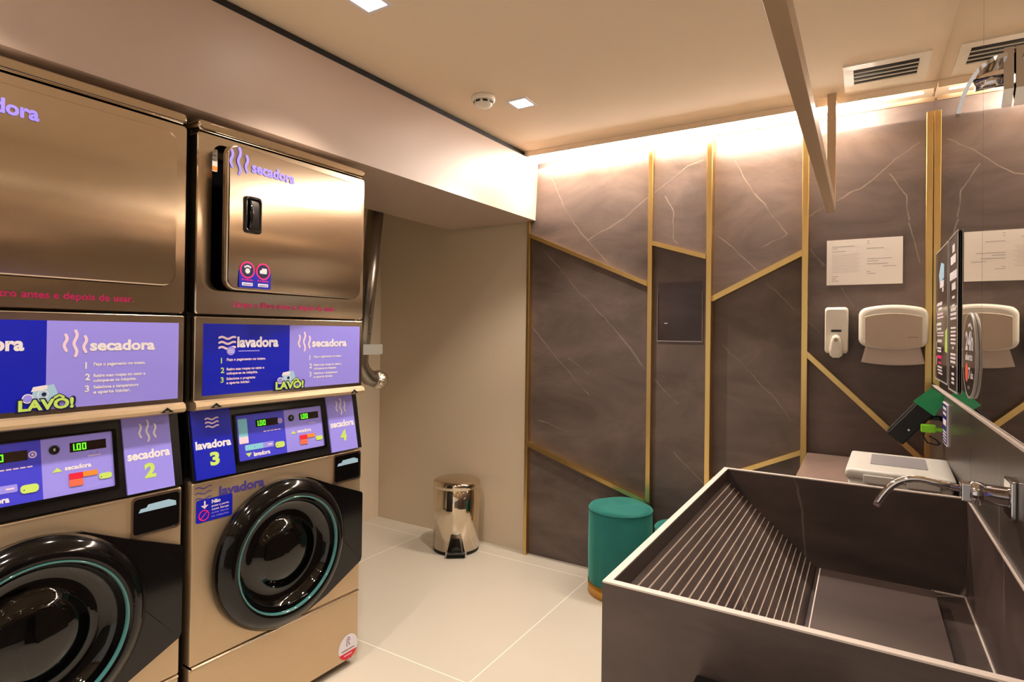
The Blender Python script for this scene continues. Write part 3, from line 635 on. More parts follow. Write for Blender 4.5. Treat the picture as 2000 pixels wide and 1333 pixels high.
    a = MB(); a.lathe([(R-0.010, 0.0), (R, 0.004), (R+0.003, 0.014), (R+0.001, 0.026), (R-0.006, 0.038), (R-0.018, 0.050), (R-0.034, 0.058), (R-0.048, 0.061), (R-0.055, 0.056)], 'ring', axis='-y', n=96, caps=False); a.build('door_ring', wd2)
    a = MB(); a.lathe([(R-0.053, 0.054), (R-0.0545, 0.0600), (R-0.0570, 0.0605), (R-0.0595, 0.058), (R-0.0605, 0.050)], 'teal', axis='-y', n=96, caps=False); o = a.build('glass_rim', wd2); o['label'] = 'teal shining rim of the glass'
    a = MB(); a.lathe([(R-0.059, 0.052), (R-0.064, 0.034), (R-0.072, 0.019), (R-0.088, 0.009), (0.140, 0.005), (0.122, 0.006), (0.108, 0.012), (0.097, 0.022), (0.084, 0.030), (0.060, 0.037), (0.030, 0.041), (0.001, 0.042)], 'glassdark', axis='-y', n=96, caps=False); a.build('door_glass', wd2)
    # deep recess behind the glass bowl is inside the cabinet; trim the front sheet there by a dark plug
    # kick panel
    a = MB(); a.plate(rr(0.0, 0.030, W, 0.280, 0.006), 0.002, 0.046, 'steel2', 0.004); kk = a.build('kick_panel', e)
    a = MB(); a.loft([[(x, yq, zq) for yq, zq in ((0.03, 0.280), (-0.003, 0.2805), (-0.005, 0.284), (-0.003, 0.2875), (0.03, 0.288))] for x in (0.004, W-0.004)], 'steeledge', smooth=False); a.build('seam_bead', e)
    a = MB(); cx, cz, rs = 0.617, 0.082, 0.047; a.disc(cx-0.009, cz, rs, 0.0012, 'white', 40)
    arc = [(cx-0.009+rs*math.cos(math.radians(t2)), cz+rs*math.sin(math.radians(t2))) for t2 in range(205, 336, 5)]
    a.face([(x, 0.0008, z) for x, z in arc][::-1], 'red')
    a.ribbon([(cx-0.015, cz+0.004), (cx-0.015, cz+0.030), (cx-0.010, cz+0.036), (cx-0.003, cz+0.034), (cx-0.001, cz+0.026), (cx-0.008, cz+0.018), (cx-0.002, cz+0.006)], 0.003, 0.0008, 'indigo'); a.disc(cx-0.008, cz+0.027, 0.0025, 0.0007, 'red')
    a.rect(cx-0.040, cz-0.012, cx+0.022, cz-0.008, 0.0008, 'greytext'); a.rrect(cx-0.028, cz-0.032, cx+0.010, cz-0.028, 0.001, 0.0005, 'pinkw')
    o = a.build('service_sticker', kk); o['label'] = 'round white sticker with red foot and letter R'
    a = MB(); 
    for q in (0.600, 0.622): a.disc(q, 0.037, 0.003, 0.0012, 'black', 10)
    a.build('vent_hole', kk)
    tag(e, label, 'washing machine', 'stacked washer dryers')
    return e
P2 = Vector((plane_x(0.985), 0.985, 0)); dv = Vector((math.sin(LA), math.cos(LA), 0))
P1 = P2 - dv*(W+0.030)
stack(P2, ('3', '4'), 4.5, 'stainless stacked washer and dryer numbered 3 and 4, upper door ajar')
stack(P1, ('1', '2'), 0.0, 'stainless stacked washer and dryer numbered 2, cut off by left edge')

# exhaust duct behind the machines
e = empty('exhaust_duct', (-2.33, 2.257, 1.02))
a = MB(); a.tube([(0.0, 0.100, 0.96), (0.0, 0.051, 0.525), (0.0, 0.0, 0.15)], 0.044, 'galv', 24); a.build('duct_pipe', e)
a = MB(); a.tube([(0, 0.000, 0.16), (0.0, -0.002, 0.10), (0.0, 0.02, 0.055), (0.0, 0.06, 0.022), (0, 0.10, 0.010)], 0.043, 'galv', 24, caps=False); a.build('elbow', e)
a = MB(); a.tube([(0, 0.095, 0.012), (0, 0.13, 0.004), (0, 0.165, -0.002)], [0.045, 0.056, 0.050], 'foil', 24); a.build('foil_end', e)
a = MB(); a.box((0.03, -0.03, 0.150), (0.050, 0.115, 0.205), 'tape'); a.build('tape_band', e)
for zz in (0.36, 0.26):
    a = MB(); a.tube([(0.040, 0.020, zz), (0.050, 0.020, zz)], 0.006, 'chrome', 8); a.build('rivet', e)
tag(e, 'grey metal exhaust duct behind the stacked machines', 'duct')

# ------------------------------------------------------------------ pedal bin
e = empty('pedal_bin', (-2.085, 2.815, 0)); R0 = 0.138
a = MB(); a.lathe([(R0-0.004, 0.004), (R0-0.004, 0.016), (R0, 0.018), (R0, 0.022)], 'rubber', n=64); a.build('base_ring', e)
a = MB(); a.lathe([(R0, 0.022), (R0, 0.372), (R0-0.004, 0.376)], 'steel', n=64); a.build('bin_body', e)
a = MB(); a.lathe([(R0-0.004, 0.374), (R0+0.003, 0.378), (R0+0.003, 0.402), (R0-0.002, 0.412), (R0-0.020, 0.420), (R0-0.07, 0.428), (0.001, 0.431)], 'steel', n=64); a.build('bin_lid', e)
dd = Vector((0.592, -0.806, 0)); ss = Vector((0.806, 0.592, 0))
a = MB(); m4 = Matrix((( ss.x, -dd.x, 0, 0), (ss.y, -dd.y, 0, 0), (0, 0, 1, 0), (0, 0, 0, 1)))
t2 = MB(); t2.box((-0.042, -R0-0.035, 0.020), (0.042, -R0+0.01, 0.030), 'satin', 0.003)
t2.plate([(-0.024, 0.03), (-0.017, 0.05), (0, 0.060), (0.017, 0.05), (0.024, 0.03)], -R0-0.008, -R0+0.01, 'satin')
t2.plate([(-0.046, 0.016), (-0.046, 0.032), (0.046, 0.032), (0.046, 0.016)], -R0-0.022, -R0-0.012, 'chrome')
t2.box((-0.04, -R0-0.025, 0.0), (0.04, -R0+0.02, 0.014), 'rubber', 0.003)
for v in t2.bm.verts: v.co = m4 @ Vector((v.co.x*1.3, v.co.y, v.co.z))
t2.build('pedal', e)
tag(e, 'polished steel pedal bin standing against the beige niche wall', 'bin')

# ------------------------------------------------------------------ stools
def stool(x, y, r, h, label, dents):
    e = empty('velvet_stool', (x, y, 0))
    a = MB(); a.lathe([(r-0.004, 0.0), (r+0.002, 0.002), (r+0.002, 0.058), (r-0.003, 0.060)], 'stoolbase', n=64); a.build('gold_band', e)
    a = MB(); n = 96; prof = [(r-0.002, 0.060), (r, 0.064), (r+0.001, h*0.5), (r, h-0.026), (r-0.003, h-0.018), (r-0.006, h-0.012), (r-0.018, h-0.004), (r-0.05, h), (r*0.5, h+0.003), (r*0.25, h-0.002), (0.001, h-0.004)]
    a.lathe(prof, 'velvet', n=n)
    for v in a.bm.verts:
        t3 = math.atan2(v.co.y, v.co.x); k = 0.0014*math.sin(9*t3+3)+0.001*math.sin(17*t3) if v.co.z < h-0.03 else 0.0
        rr2 = math.hypot(v.co.x, v.co.y); v.co.x += k*math.cos(t3)*(rr2/r); v.co.y += k*math.sin(t3)*(rr2/r)
        if v.co.z > h-0.015 and rr2 > r*0.2: v.co.z += 0.003*math.sin(4*t3+1)*(rr2/r)
    a.build('upholstery', e)
    a = MB(); a.tube([((r+0.0005)*math.cos(2*PI*k/64), (r+0.0005)*math.sin(2*PI*k/64), h-0.020) for k in range(65)][:-1]+[((r+0.0005), 0, h-0.020)], 0.0022, 'velvet', 6); a.build('piping', e)
    tag(e, label, 'stool', 'round teal velvet stools')
stool(-1.045, 2.795, 0.158, 0.440, 'larger teal velvet stool, the left one, beside the corner of the basin', 1)
stool(-0.745, 2.82, 0.125, 0.385, 'smaller teal velvet stool mostly hidden behind the basin edge', 1)

# ------------------------------------------------------------------ stone basin
SX0, SX1, SY0, SY1, SZ = -0.377, 0.2355, 0.926, 1.930, 0.880
th = 0.014; ZB = 0.622
e = empty('stone_laundry_basin', ((SX0+SX1)/2, (SY0+SY1)/2, 0)); ex, ey = (SX0+SX1)/2, (SY0+SY1)/2
def bx(a, x0, y0, z0, x1, y1, z1, m): a.box((x0-ex, y0-ey, z0), (x1-ex, y1-ey, z1), m)
def wallp(name, x0, y0, x1, y1, z0=0.0):
    a = MB(); bx(a, x0, y0, z0, x1, y1, SZ-0.003, 'stone'); bx(a, x0, y0, SZ-0.003, x1, y1, SZ, 'cut'); return a.build(name, e)
wallp('front_apron', SX0, SY0, SX1, SY0+th)
wallp('rear_apron', SX0, SY1-th, SX1, SY1)
wallp('left_apron', SX0, SY0+th, SX0+th, SY1-th)
wallp('right_apron', SX1-0.0045, SY0+th, SX1, SY1-th)
a = MB(); bx(a, SX0+th, SY0+th, ZB-0.02, SX1-0.0045, SY1-th, ZB, 'stone'); a.build('basin_floor', e)
# grooved washboard slope
a = MB(); p0 = Vector((SX0+th, 0.842)); p1 = Vector((-0.116, ZB+0.004)); Ls = (p1-p0).length; d2 = (p1-p0)/Ls; nn = Vector((-d2.y, d2.x)); nn = nn if nn.y > 0 else -nn
ya, yb = SY0+th-ey, SY1-th-ey
ng = 19; pts = []; cur = 0.012
pts.append((0.0, 0.0)); ms = []
pitch = (Ls-0.014)/ng
for k in range(ng):
    s0 = 0.010+k*pitch
    pts += [(s0, 0.0), (s0+0.0003, -0.0010), (s0+0.0029, -0.0010), (s0+0.0032, 0.0)]; 
pts.append((Ls, 0.0))
P = [p0+d2*s0+nn*h for s0, h in pts]
for i in range(len(P)-1):
    q0, q1 = P[i], P[i+1]
    mm = 'groove' if (i % 4) in (1, 2, 3) and i < len(P)-2 else 'stone'
    a.face([(q0.x-ex, ya, q0.y), (q1.x-ex, ya, q1.y), (q1.x-ex, yb, q1.y), (q0.x-ex, yb, q0.y)], mm)
# underside and ends
q0, q1 = P[0]-nn*0.012, P[-1]-nn*0.003
a.face([(q0.x-ex, ya, q0.y), (q0.x-ex, yb, q0.y), (q1.x-ex, yb, q1.y), (q1.x-ex, ya, q1.y)], 'stone')
for yy in (ya, yb):
    a.face([(P[0].x-ex, yy, P[0].y), (P[-1].x-ex, yy, P[-1].y), (q1.x-ex, yy, q1.y), (q0.x-ex, yy, q0.y)], 'stone')
a.build('grooved_washboard', e, recalc=False)
# raised plate hiding the drain, on a lower trough
a = MB(); bx(a, -0.098, SY0+th+0.001, ZB+0.022, 0.157, 1.820, ZB+0.036, 'stone'); bx(a, -0.080, SY0+th+0.02, ZB, 0.135, 1.80, ZB+0.022, 'satin'); o = a.build('drain_cover_slab', e)
a = MB(); bx(a, -0.1005, SY0+th+0.001, ZB+0.022, -0.098, 1.820, ZB+0.0362, 'cut'); a.build('slab_edge', o)
a = MB(); bx(a, SX1-0.0075, SY0+th, ZB, SX1-0.0045, SY1-th, ZB+0.003, 'cut'); bx(a, 0.158, SY1-th-0.003, ZB, SX1-0.0045, SY1-th, ZB+0.003, 'cut'); a.build('silicone_joint', e)
tag(e, 'large dark stone laundry basin with a grooved washboard slope', 'sink')

# counter behind the basin
a = MB(); a.box((-0.218, 1.934, 0.745), (0.234, BY-0.024, 0.770), 'counter', 0.001); a.box((-0.20, 1.95, 0.0), (0.234, BY-0.03, 0.745), 'stone'); a.build
o = a.build('stone_counter', loc=None); tag(o, 'low brown stone counter between the basin and the back wall', 'counter')

# plastic storage box on the counter
e = empty('plastic_storage_box', (0.096, 2.235, 0.770), math.radians(-2)); 
a = MB()
def rz(h, hy, z, r=0.011): return [(x, y2, z) for x, y2 in rr(-h, -hy, h, hy, r)]
a.loft([rz(0.112, 0.150, 0.001), rz(0.124, 0.160, 0.008), rz(0.132, 0.168, 0.100)], 'tub'); a.build('box_body', e)
a = MB(); a.loft([rz(0.138, 0.174, 0.098), rz(0.138, 0.174, 0.116), rz(0.135, 0.171, 0.122), rz(0.112, 0.145, 0.124), rz(0.085, 0.110, 0.130)], 'tub'); ld = a.build('box_lid', e)
a = MB(); a.loft([rz(0.074, 0.090, 0.1302, 0.006), rz(0.074, 0.090, 0.1315, 0.006)], 'tubgrey', smooth=False); o = a.build('lid_window', ld); o['label'] = 'grey rectangular panel in the lid'
a = MB(); a.box((-0.09, -0.182, 0.088), (-0.01, -0.172, 0.112), 'tub', 0.003); a.box((0.02, -0.182, 0.088), (0.10, -0.172, 0.112), 'tub', 0.003); a.build('clip', e)
tag(e, 'white plastic storage box with grey lid panel on the counter', 'box')

# black bin in front of the basin
e = empty('black_bin', (-0.115, 0.835, 0))
a = MB(); a.box((-0.097, -0.080, 0.0), (0.097, 0.080, 0.745), 'gloss', 0.006); a.build('bin_body', e)
a = MB(); a.box((-0.103, -0.086, 0.745), (0.103, 0.086, 0.776), 'gloss', 0.004); a.build('bin_top', e)
tag(e, 'glossy black box top in front of the stone basin, at bottom edge', 'bin')

# ------------------------------------------------------------------ taps
e = empty('wall_tap', (MX-0.006, 1.385, 1.008), 0)
a = MB(); a.box((-0.010, -0.030, -0.034), (0, 0.030, 0.034), 'chrome', 0.003); a.build('wall_plate', e)
a = MB(); a.tube([(-0.010, 0, 0), (-0.045, 0, 0.001), (-0.046, 0, 0.001), (-0.062, 0, 0.002), (-0.066, 0, 0.002)], [0.0185, 0.0185, 0.021, 0.021, 0.017], 'chrome', 28); a.build('tap_body', e)
a = MB(); a.box((-0.078, -0.016, -0.014), (-0.062, 0.016, 0.019), 'chrome', 0.002); a.build('collar', e)
a = MB()
def bez(p, n=18):
    o3 = []
    for i in range(n+1):
        t3 = i/n; o3.append(tuple(((1-t3)**3)*p[0][k]+3*((1-t3)**2)*t3*p[1][k]+3*(1-t3)*t3*t3*p[2][k]+t3**3*p[3][k] for k in range(3)))
    return o3
a.tube([(-0.076, 0, 0.006)]+bez([(-0.12, 0, 0.012), (-0.165, 0, 0.022), (-0.19, 0, 0.005), (-0.213, 0, -0.048)]), 0.0068, 'chrome', 16); a.build('spout', e)
tag(e, 'chrome wall tap with curved spout over the stone basin', 'tap')

e = empty('wall_bracket', (MX-0.001, 1.456, 1.808), 0)
a = MB(); a.loft([[(x, y2, z) for y2, z in ((-0.020, 0.050), (0.020, 0.050), (0.022, -0.030), (0.0, -0.058), (-0.022, -0.030))] for x in (-0.016, -0.0005)], 'chrome', smooth=False); a.build('mounting_plate', e)
a = MB(); a.tube([(-0.016, 0, -0.004), (-0.030, 0, -0.004), (-0.057, 0, -0.006)], 0.012, 'chrome', 20); a.build('stem', e)
a = MB(); blade = bez([(-0.012, 0, 0.032), (-0.045, 0, 0.034), (-0.070, 0, 0.012), (-0.084, 0, -0.060)], 20)
rings = []
for i, p in enumerate(blade):
    q = blade[min(i+1, len(blade)-1)]; p2 = blade[max(i-1, 0)]; d3 = Vector((q[0]-p2[0], 0, q[2]-p2[2])).normalized(); n3 = Vector((-d3.z, 0, d3.x)); hw = 0.034*(1-i/len(blade)*0.75); ht = 0.0035
    c0 = Vector(p); rings.append([c0+Vector((0, -hw, 0))+n3*ht, c0+Vector((0, hw, 0))+n3*ht, c0+Vector((0, hw, 0))-n3*ht, c0+Vector((0, -hw, 0))-n3*ht])
a.loft(rings, 'chrome', smooth=False); a.build('curved_lever', e)
tag(e, 'chrome wall bracket with curved lever high on the mirror', 'wall fitting')

# ------------------------------------------------------------------ things on the back wall
def front(name, x, y, z): return empty(name, (x, y, z), 0)
e = front('paper_notice', -0.0045, BY-0.001, 1.631)
a = MB(); a.plate([(-0.143, -0.101), (-0.143, 0.101), (0.143, 0.101), (0.143, -0.101)], -0.004, 0.0, 'paper'); a.build('paper_sheet', e)
a = MB(); y = -0.0045
def tl(x0, z, x1, h=0.0016): a.rect(x0, z, x1, z+h, y, 'greytext')
for x0, z, x1 in ((-0.122, 0.070, -0.035), (-0.122, 0.061, -0.100), (-0.122, 0.048, -0.068), (0.012, 0.056, 0.075), (0.012, 0.010, 0.105), (0.012, 0.0, 0.055), (0.012, -0.012, 0.090), (0.072, -0.024, 0.120), (0.012, -0.046, 0.025), (0.012, -0.054, 0.045), (-0.122, -0.064, -0.098), (-0.122, -0.074, -0.105), (-0.122, -0.084, -0.096), (0.012, 0.088, 0.022), (0.012, 0.078, 0.020)): tl(x0, z, x1)
for k in range(14): a.rect(-0.122, 0.036-0.0062*k, -0.012-0.006*(k % 3), 0.0366-0.0062*k, y, 'greytext')
a.build('printed_lines', e)
tag(e, 'white printed paper notice on the dark back wall', 'notice')

e = front('soap_dispenser', -0.1045, BY-0.001, 1.325)
a = MB(); o2 = rr(-0.045, -0.100, 0.045, 0.103, 0.014); a.pillow(o2, [(1.0, 0.0), (1.0, -0.070), (0.97, -0.084), (0.88, -0.090)], 'plastic'); a.build('dispenser_body', e)
a = MB(); a.plate(rr(-0.020, -0.006, 0.020, 0.004, 0.004), -0.0925, -0.089, 'cabinet'); a.build('level_window', e)
a = MB(); lv = [(-0.024, -0.108), (-0.025, -0.08), (-0.020, -0.045), (-0.013, -0.024), (0.0, -0.017), (0.013, -0.024), (0.020, -0.045), (0.025, -0.08), (0.024, -0.108), (0.012, -0.118), (-0.012, -0.118)]
a.pillow(lv, [(1.0, -0.06), (1.0, -0.104), (0.93, -0.110), (0.6, -0.112)], 'plastic'); o = a.build('push_lever', e)
a = MB(); a.lathe([(0.009, 0), (0.009, 0.0008)], 'plasticgrey', (0, -0.1115, -0.040), '-y', 20); a.ribbon([(-0.004, -0.038), (0, -0.042), (0.004, -0.038)], 0.0015, -0.1125, 'greytext'); a.build('lever_mark', o)
tag(e, 'white push soap dispenser on the back wall', 'soap dispenser')

e = front('paper_towel_dispenser', 0.101, BY-0.001, 1.345)
def bow(w2, z0, z1, bt, bb, r, n=10):
    # rounded box whose top and bottom edges bow outwards
    o3 = rr(-w2, z0, w2, z1, r, 5); res = []
    for i in range(len(o3)):
        p, q = o3[i], o3[(i+1) % len(o3)]; res.append(p)
        if abs(p[0]-q[0]) > w2:
            for k in range(1, n): res.append((p[0]+(q[0]-p[0])*k/n, p[1]+(q[1]-p[1])*k/n))
    mid = (z0+z1)/2
    return [(x, z+((bt if z > mid else -bb)*(1-(x/w2)**2))) for x, z in res]
a = MB(); o2 = bow(0.122, -0.080, 0.072, 0.018, 0.016, 0.026); a.pillow(o2, [(1.0, 0.0), (1.0, -0.088), (0.975, -0.104), (0.90, -0.112), (0.80, -0.113)], 'plastic', (0, 0)); a.build('dispenser_cover', e)
a = MB(); o2 = bow(0.100, -0.076, 0.040, 0.014, 0.014, 0.006); a.pillow(o2, [(1.0, -0.100), (1.0, -0.1145), (0.97, -0.1155)], 'plasticgrey', (0, -0.02)); o = a.build('smoked_window', e); o['label'] = 'warm grey smoked front window'
a = MB(); a.rect(0.052, -0.046, 0.088, -0.0435, -0.1162, 'greytext'); a.build('brand_line', o)
a = MB(); nn2 = 18; gr = []
for j in range(9):
    v = j/8; row = []
    for k in range(nn2+1):
        u = k/nn2*2-1; wv = 0.094+0.018*v
        fold = 0.006*math.exp(-((u+0.12-0.35*v+0.0)**2)/0.01)-0.005*math.exp(-((u-0.18)**2)/0.02)
        row.append((u*wv, -0.070-0.012*v-fold*v, -0.075-0.078*v-0.010*(1-u*u)))
    gr.append(row)
for j in range(8):
    for k in range(nn2): a.face([gr[j][k], gr[j][k+1], gr[j+1][k+1], gr[j+1][k]], 'tissue', True)
bmesh.ops.remove_doubles(a.bm, verts=a.bm.verts, dist=1e-5)
ts = a.build('paper_towel', e); md = ts.modifiers.new('t', 'SOLIDIFY'); md.thickness = 0.0015
tag(e, 'white paper towel dispenser with a towel hanging out', 'paper towel dispenser')

e = front('clear_acrylic_holder', -0.808, BY-0.001, 1.418)
M['acrylic'] = mat('clear acrylic', (200, 190, 195), 0.05, trans=1.0, ior=1.3)
m, t, b = nt('thin acrylic sheet'); 
tr = t.nodes.new('ShaderNodeBsdfTransparent'); tr.inputs[0].default_value = (0.92, 0.90, 0.92, 1); gl = t.nodes.new('ShaderNodeBsdfGlossy'); gl.inputs['Roughness'].default_value = 0.08; ms2 = t.nodes.new('ShaderNodeMixShader'); fr2 = t.nodes.new('ShaderNodeFresnel'); fr2.inputs[0].default_value = 1.22
tcx = t.nodes.new('ShaderNodeTexCoord'); nz = t.nodes.new('ShaderNodeTexNoise'); nz.inputs['Scale'].default_value = 5; bpn = t.nodes.new('ShaderNodeBump'); bpn.inputs['Strength'].default_value = 0.15
t.links.new(tcx.outputs['Object'], nz.inputs['Vector']); t.links.new(nz.outputs['Fac'], bpn.inputs['Height']); t.links.new(bpn.outputs[0], gl.inputs['Normal'])
t.links.new(fr2.outputs[0], ms2.inputs[0]); t.links.new(tr.outputs[0], ms2.inputs[1]); t.links.new(gl.outputs[0], ms2.inputs[2]); t.links.new(ms2.outputs[0], t.nodes['Material Output'].inputs[0])
M['acryl'] = m
M['acedge'] = mat('acrylic edge', (160, 148, 150), 0.2)
a = MB(); a.plate([(-0.113, -0.152), (-0.113, 0.152), (0.113, 0.152), (0.113, -0.152)], -0.006, -0.004, 'acryl'); a.build('acrylic_front', e)
a = MB(); a.box((-0.115, -0.010, -0.155), (0.115, 0.0, -0.151), 'acedge'); a.box((-0.115, -0.008, -0.151), (-0.1135, -0.001, 0.10), 'acedge'); a.box((0.1135, -0.008, -0.151), (0.115, -0.001, 0.10), 'acedge'); a.build('acrylic_edge', e)
a = MB(); a.rrect(-0.078, -0.063, -0.060, -0.060, 0.001, -0.0065, 'white'); a.build('white_mark', e)
tag(e, 'empty clear acrylic sheet holder on the dark back wall', 'document holder')

# ------------------------------------------------------------------ signs on the mirror (front frame turned to face -X)
def side(name, y, z, x=MX): return empty(name, (x, y, z), -PI/2)
def board(yc, zc, wd, h, label, rows, logo=None):
    e = side('sign_board', yc, zc, MX-0.0005)
    a = MB(); a.plate(rr(-wd/2, -h/2, wd/2, h/2, 0.006), -0.004, 0.0, 'board'); a.build('board_sheet', e)
    a = MB(); o3 = rr(-wd/2, -h/2, wd/2, h/2, 0.006); i3 = rr(-wd/2+0.006, -h/2+0.004, wd/2-0.006, h/2-0.004, 0.004)
    a.loft([[(x, -0.0005, z) for x, z in o3], [(x, -0.0055, z) for x, z in o3], [(x, -0.0055, z) for x, z in i3], [(x, -0.004, z) for x, z in i3]], 'grey', False, False, smooth=False); a.build('board_frame', e)
    a = MB()
    for r in rows: a.rect(r[0], r[1], r[2], r[3], -0.0046, r[4])
    if logo: logo(a)
    a.build('board_lettering', e)
    tag(e, label, 'sign', 'tall dark instruction boards on the mirror')
def logoL(a):
    y = -0.0046
    a.face([(-0.09, y, 0.150), (-0.02, y, 0.190), (0.075, y, 0.175), (0.075, y, 0.128), (-0.06, y, 0.118)], 'skyblue'); a.rect(-0.055, 0.098, 0.07, 0.122, y-0.0002, 'white'); a.rect(0.02, 0.080, 0.06, 0.096, y, 'white')
    a.face([(0.12, y, -0.06), (0.17, y, -0.05), (0.18, y, -0.135), (0.11, y, -0.13)], 'lime')
rowsL = []
for z, x0, x1, m2, h in ((0.035, -0.14, 0.02, 'white', 0.012), (0.018, -0.10, 0.02, 'white', 0.010), (0.000, -0.14, 0.05, 'pinkw', 0.007), (-0.012, -0.14, 0.06, 'pinkw', 0.006), (-0.038, -0.14, 0.0, 'white', 0.010), (-0.055, -0.13, 0.0, 'white', 0.008), (-0.068, -0.14, 0.07, 'pinkw', 0.005), (-0.078, -0.14, 0.07, 'pinkw', 0.005), (-0.100, -0.12, 0.02, 'white', 0.010), (-0.125, -0.12, 0.0, 'white', 0.007), (-0.136, -0.12, 0.0, 'white', 0.007), (-0.160, -0.13, 0.02, 'magenta', 0.012), (-0.178, -0.09, 0.0, 'magenta', 0.007), (-0.194, -0.11, 0.03, 'white', 0.007), (-0.205, -0.11, 0.03, 'white', 0.006), (-0.216, -0.09, 0.04, 'pinkw', 0.006)):
    rowsL.append((x0, z, x1, z+h, m2))
for z in (0.028, -0.045, -0.112, -0.170): rowsL.append((-0.16, z-0.016, -0.146, z+0.016, 'white'))
rowsR = []
for z, x0, x1, h in ((0.190, -0.03, 0.03, 0.024), (0.155, -0.07, 0.05, 0.026), (0.105, -0.09, 0.08, 0.026), (0.072, -0.04, 0.05, 0.022), (0.045, -0.03, 0.03, 0.008), (0.020, -0.03, 0.03, 0.007), (0.006, -0.06, 0.06, 0.009), (-0.008, -0.07, 0.07, 0.008), (-0.021, -0.07, 0.07, 0.007), (-0.05, -0.06, 0.06, 0.006), (-0.062, -0.06, 0.06, 0.006), (-0.074, -0.06, 0.06, 0.006), (-0.086, -0.06, 0.06, 0.006), (-0.098, -0.06, 0.06, 0.006), (-0.113, -0.02, 0.02, 0.007), (-0.133, -0.06, 0.06, 0.007), (-0.145, -0.06, 0.06, 0.007), (-0.157, -0.06, 0.06, 0.007), (-0.171, -0.02, 0.02, 0.005), (-0.195, -0.03, 0.03, 0.008), (-0.21, -0.03, 0.03, 0.008), (-0.222, -0.03, 0.03, 0.007)):
    rowsR.append((x0, z, x1, z+h, 'white'))
board(2.587, 1.383, 0.385, 0.482, 'tall dark sign board on the mirror with blue picture, nearest the back wall', rowsL, logoL)
board(2.262, 1.378, 0.210, 0.492, 'tall dark sign board on the mirror, with white text only', rowsR)

e = side('round_sign', 1.925, 1.254, MX-0.0005)
a = MB(); a.lathe([(0.112, 0.0), (0.112, 0.005), (0.110, 0.006)], 'board', axis='-y', n=64); a.build('round_board', e)
a = MB(); a.lathe([(0.1125, 0.0), (0.1130, 0.006), (0.108, 0.0065), (0.107, 0.005)], 'grey', axis='-y', n=64, caps=False); a.build('rim', e)
a = MB(); y = -0.0065
a.ribbon([(-0.01, 0.078), (0.02, 0.082), (0.05, 0.070)], 0.008, y, 'white'); a.text('24h', -0.062, 0.016, 0.048, y, 'white', 0.13, 0.04); a.text('aberto', -0.060, -0.012, 0.020, y, 'white', 0.12, 0.035)
a.disc(-0.035, -0.045, 0.026, y, 'coral'); a.text('7', -0.005, -0.060, 0.030, y-0.0002, 'white', 0.03, 0.03); a.text('dias', 0.028, -0.058, 0.020, y, 'white', 0.04, 0.03); a.rect(-0.02, -0.088, 0.02, -0.080, y, 'greytext'); a.build('lettering', e)
tag(e, 'round dark sign with white letters on the mirror', 'sign')

e = side('wall_sticker_sign', 2.395, 1.015, MX-0.0065)
a = MB(); a.plate(rr(-0.066, -0.068, 0.066, 0.068, 0.004), -0.005, 0.0, 'white'); a.build('sign_backing', e)
a = MB(); y = -0.0056; a.rrect(-0.062, -0.064, 0.058, 0.064, 0.003, y, 'purplesign')
for z, h in ((0.045, 0.010), (0.028, 0.010), (-0.005, 0.020), (-0.028, 0.005), (-0.038, 0.005), (-0.048, 0.005), (-0.057, 0.004)): a.rect(-0.04, z, 0.045, z+h, y-0.0004, 'white')
a.build('sign_print', e)
tag(e, 'small violet and white sign on the stone splashback', 'sign')

# card terminal on its wall mount
e = empty('card_terminal', (0.155, 2.50, 1.02))
a = MB()
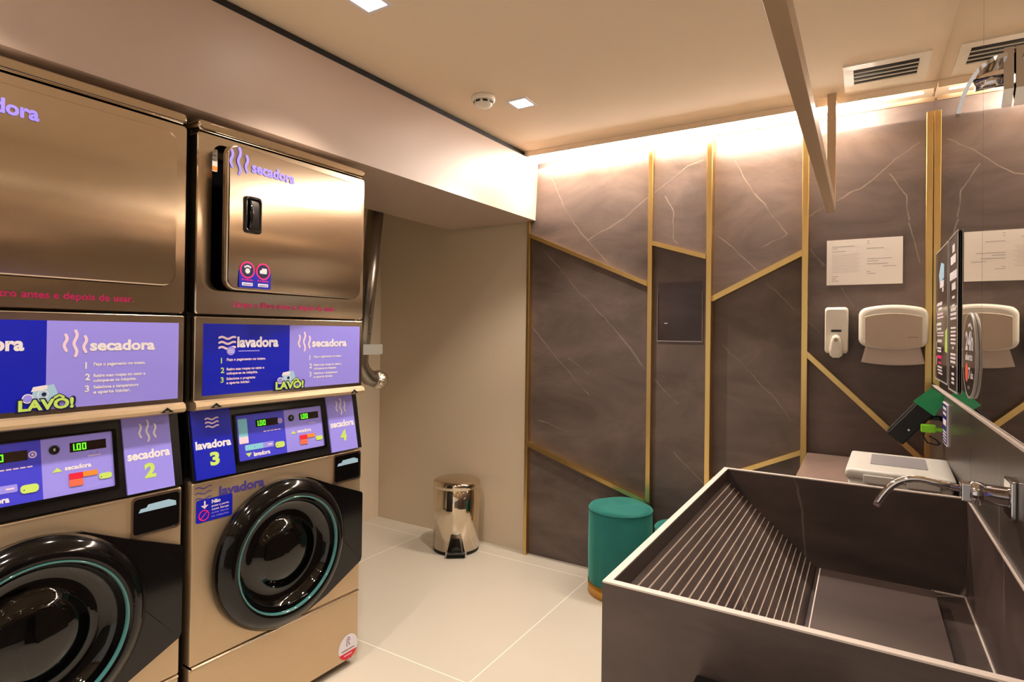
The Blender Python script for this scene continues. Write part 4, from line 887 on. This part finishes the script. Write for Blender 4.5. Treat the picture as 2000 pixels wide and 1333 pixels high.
# body lies along an axis from upper right (mount) to lower left
up2 = Vector((0.118, 0.0, 0.150)).normalized(); sd2 = Vector((0.75, 0, -0.66)).normalized(); sd2 = (sd2-up2*sd2.dot(up2)).normalized(); fd = up2.cross(sd2)
def loc3(u, v, w2): q = up2*u+sd2*v+fd*w2; return (q.x, q.y, q.z)
def obox(a, u0, u1, v0, v1, w0, w1, m, tap=1.0, bv=0.006):
    t = bmesh.new(); bmesh.ops.create_cube(t, size=1)
    for v in t.verts:
        uu = (u0+u1)/2+v.co.x*(u1-u0); k = tap if v.co.x > 0 else 1.0
        q = loc3(uu, (v0+v1)/2+v.co.y*(v1-v0)*k, (w0+w1)/2+v.co.z*(w1-w0)*k); v.co = Vector(q)
    bmesh.ops.bevel(t, geom=list(t.edges), offset=bv, segments=3, affect='EDGES', profile=0.5)
    a.merge(t, m, False)
obox(a, -0.104, 0.050, -0.026, 0.036, -0.020, 0.020, 'black'); a.build('terminal_body', e)
a = MB(); obox(a, 0.046, 0.106, -0.032, 0.030, -0.026, 0.026, 'green', 0.72, 0.007); o = a.build('green_end_cap', e); o['label'] = 'bright green paper roll cover'
a = MB(); obox(a, -0.095, 0.040, -0.0300, -0.0255, -0.014, 0.014, 'cabinet', 1.0, 0.0015); a.build('side_rail', e)
a = MB(); sgn = -1 if fd.y > 0 else 1
obox(a, -0.052, -0.046, 0.012, 0.018, sgn*0.0195, sgn*0.0215, 'white', 1.0, 0.0006); a.build('white_key', e)
a = MB(); a.tube([loc3(0.02, 0.03, 0.0), (0.070, 0.0, 0.0), (0.081, 0.0, -0.005)], 0.009, 'satin', 12); a.build('mount_arm', e)
tag(e, 'black card terminal with bright green end mounted in the corner', 'card terminal')

e = empty('lime_clip', (0.190, 2.47, 0.985))
a = MB(); a.box((-0.020, -0.012, -0.014), (0.024, 0.012, 0.014), 'limeplastic', 0.005); a.box((0.022, -0.006, -0.008), (0.0455, 0.006, 0.004), 'limeplastic', 0.002); a.build('clip_body', e)
a = MB(); cp2 = [(-0.008, 0.0, -0.012), (-0.012, 0, -0.030), (0.0, 0.002, -0.050), (0.026, 0.002, -0.056), (0.036, 0, -0.050), (0.022, 0, -0.036), (0.004, 0.0, -0.026)]
sm2 = []
for i in range(len(cp2)-1):
    for k in range(4):
        sm2.append(Vector(cp2[i]).lerp(Vector(cp2[i+1]), k/4))
sm2.append(Vector(cp2[-1])); a.tube(sm2, 0.0022, 'rubber', 8); a.build('cable_loop', e)
tag(e, 'lime green plastic clip with a black cable loop, under the card terminal', 'clip')
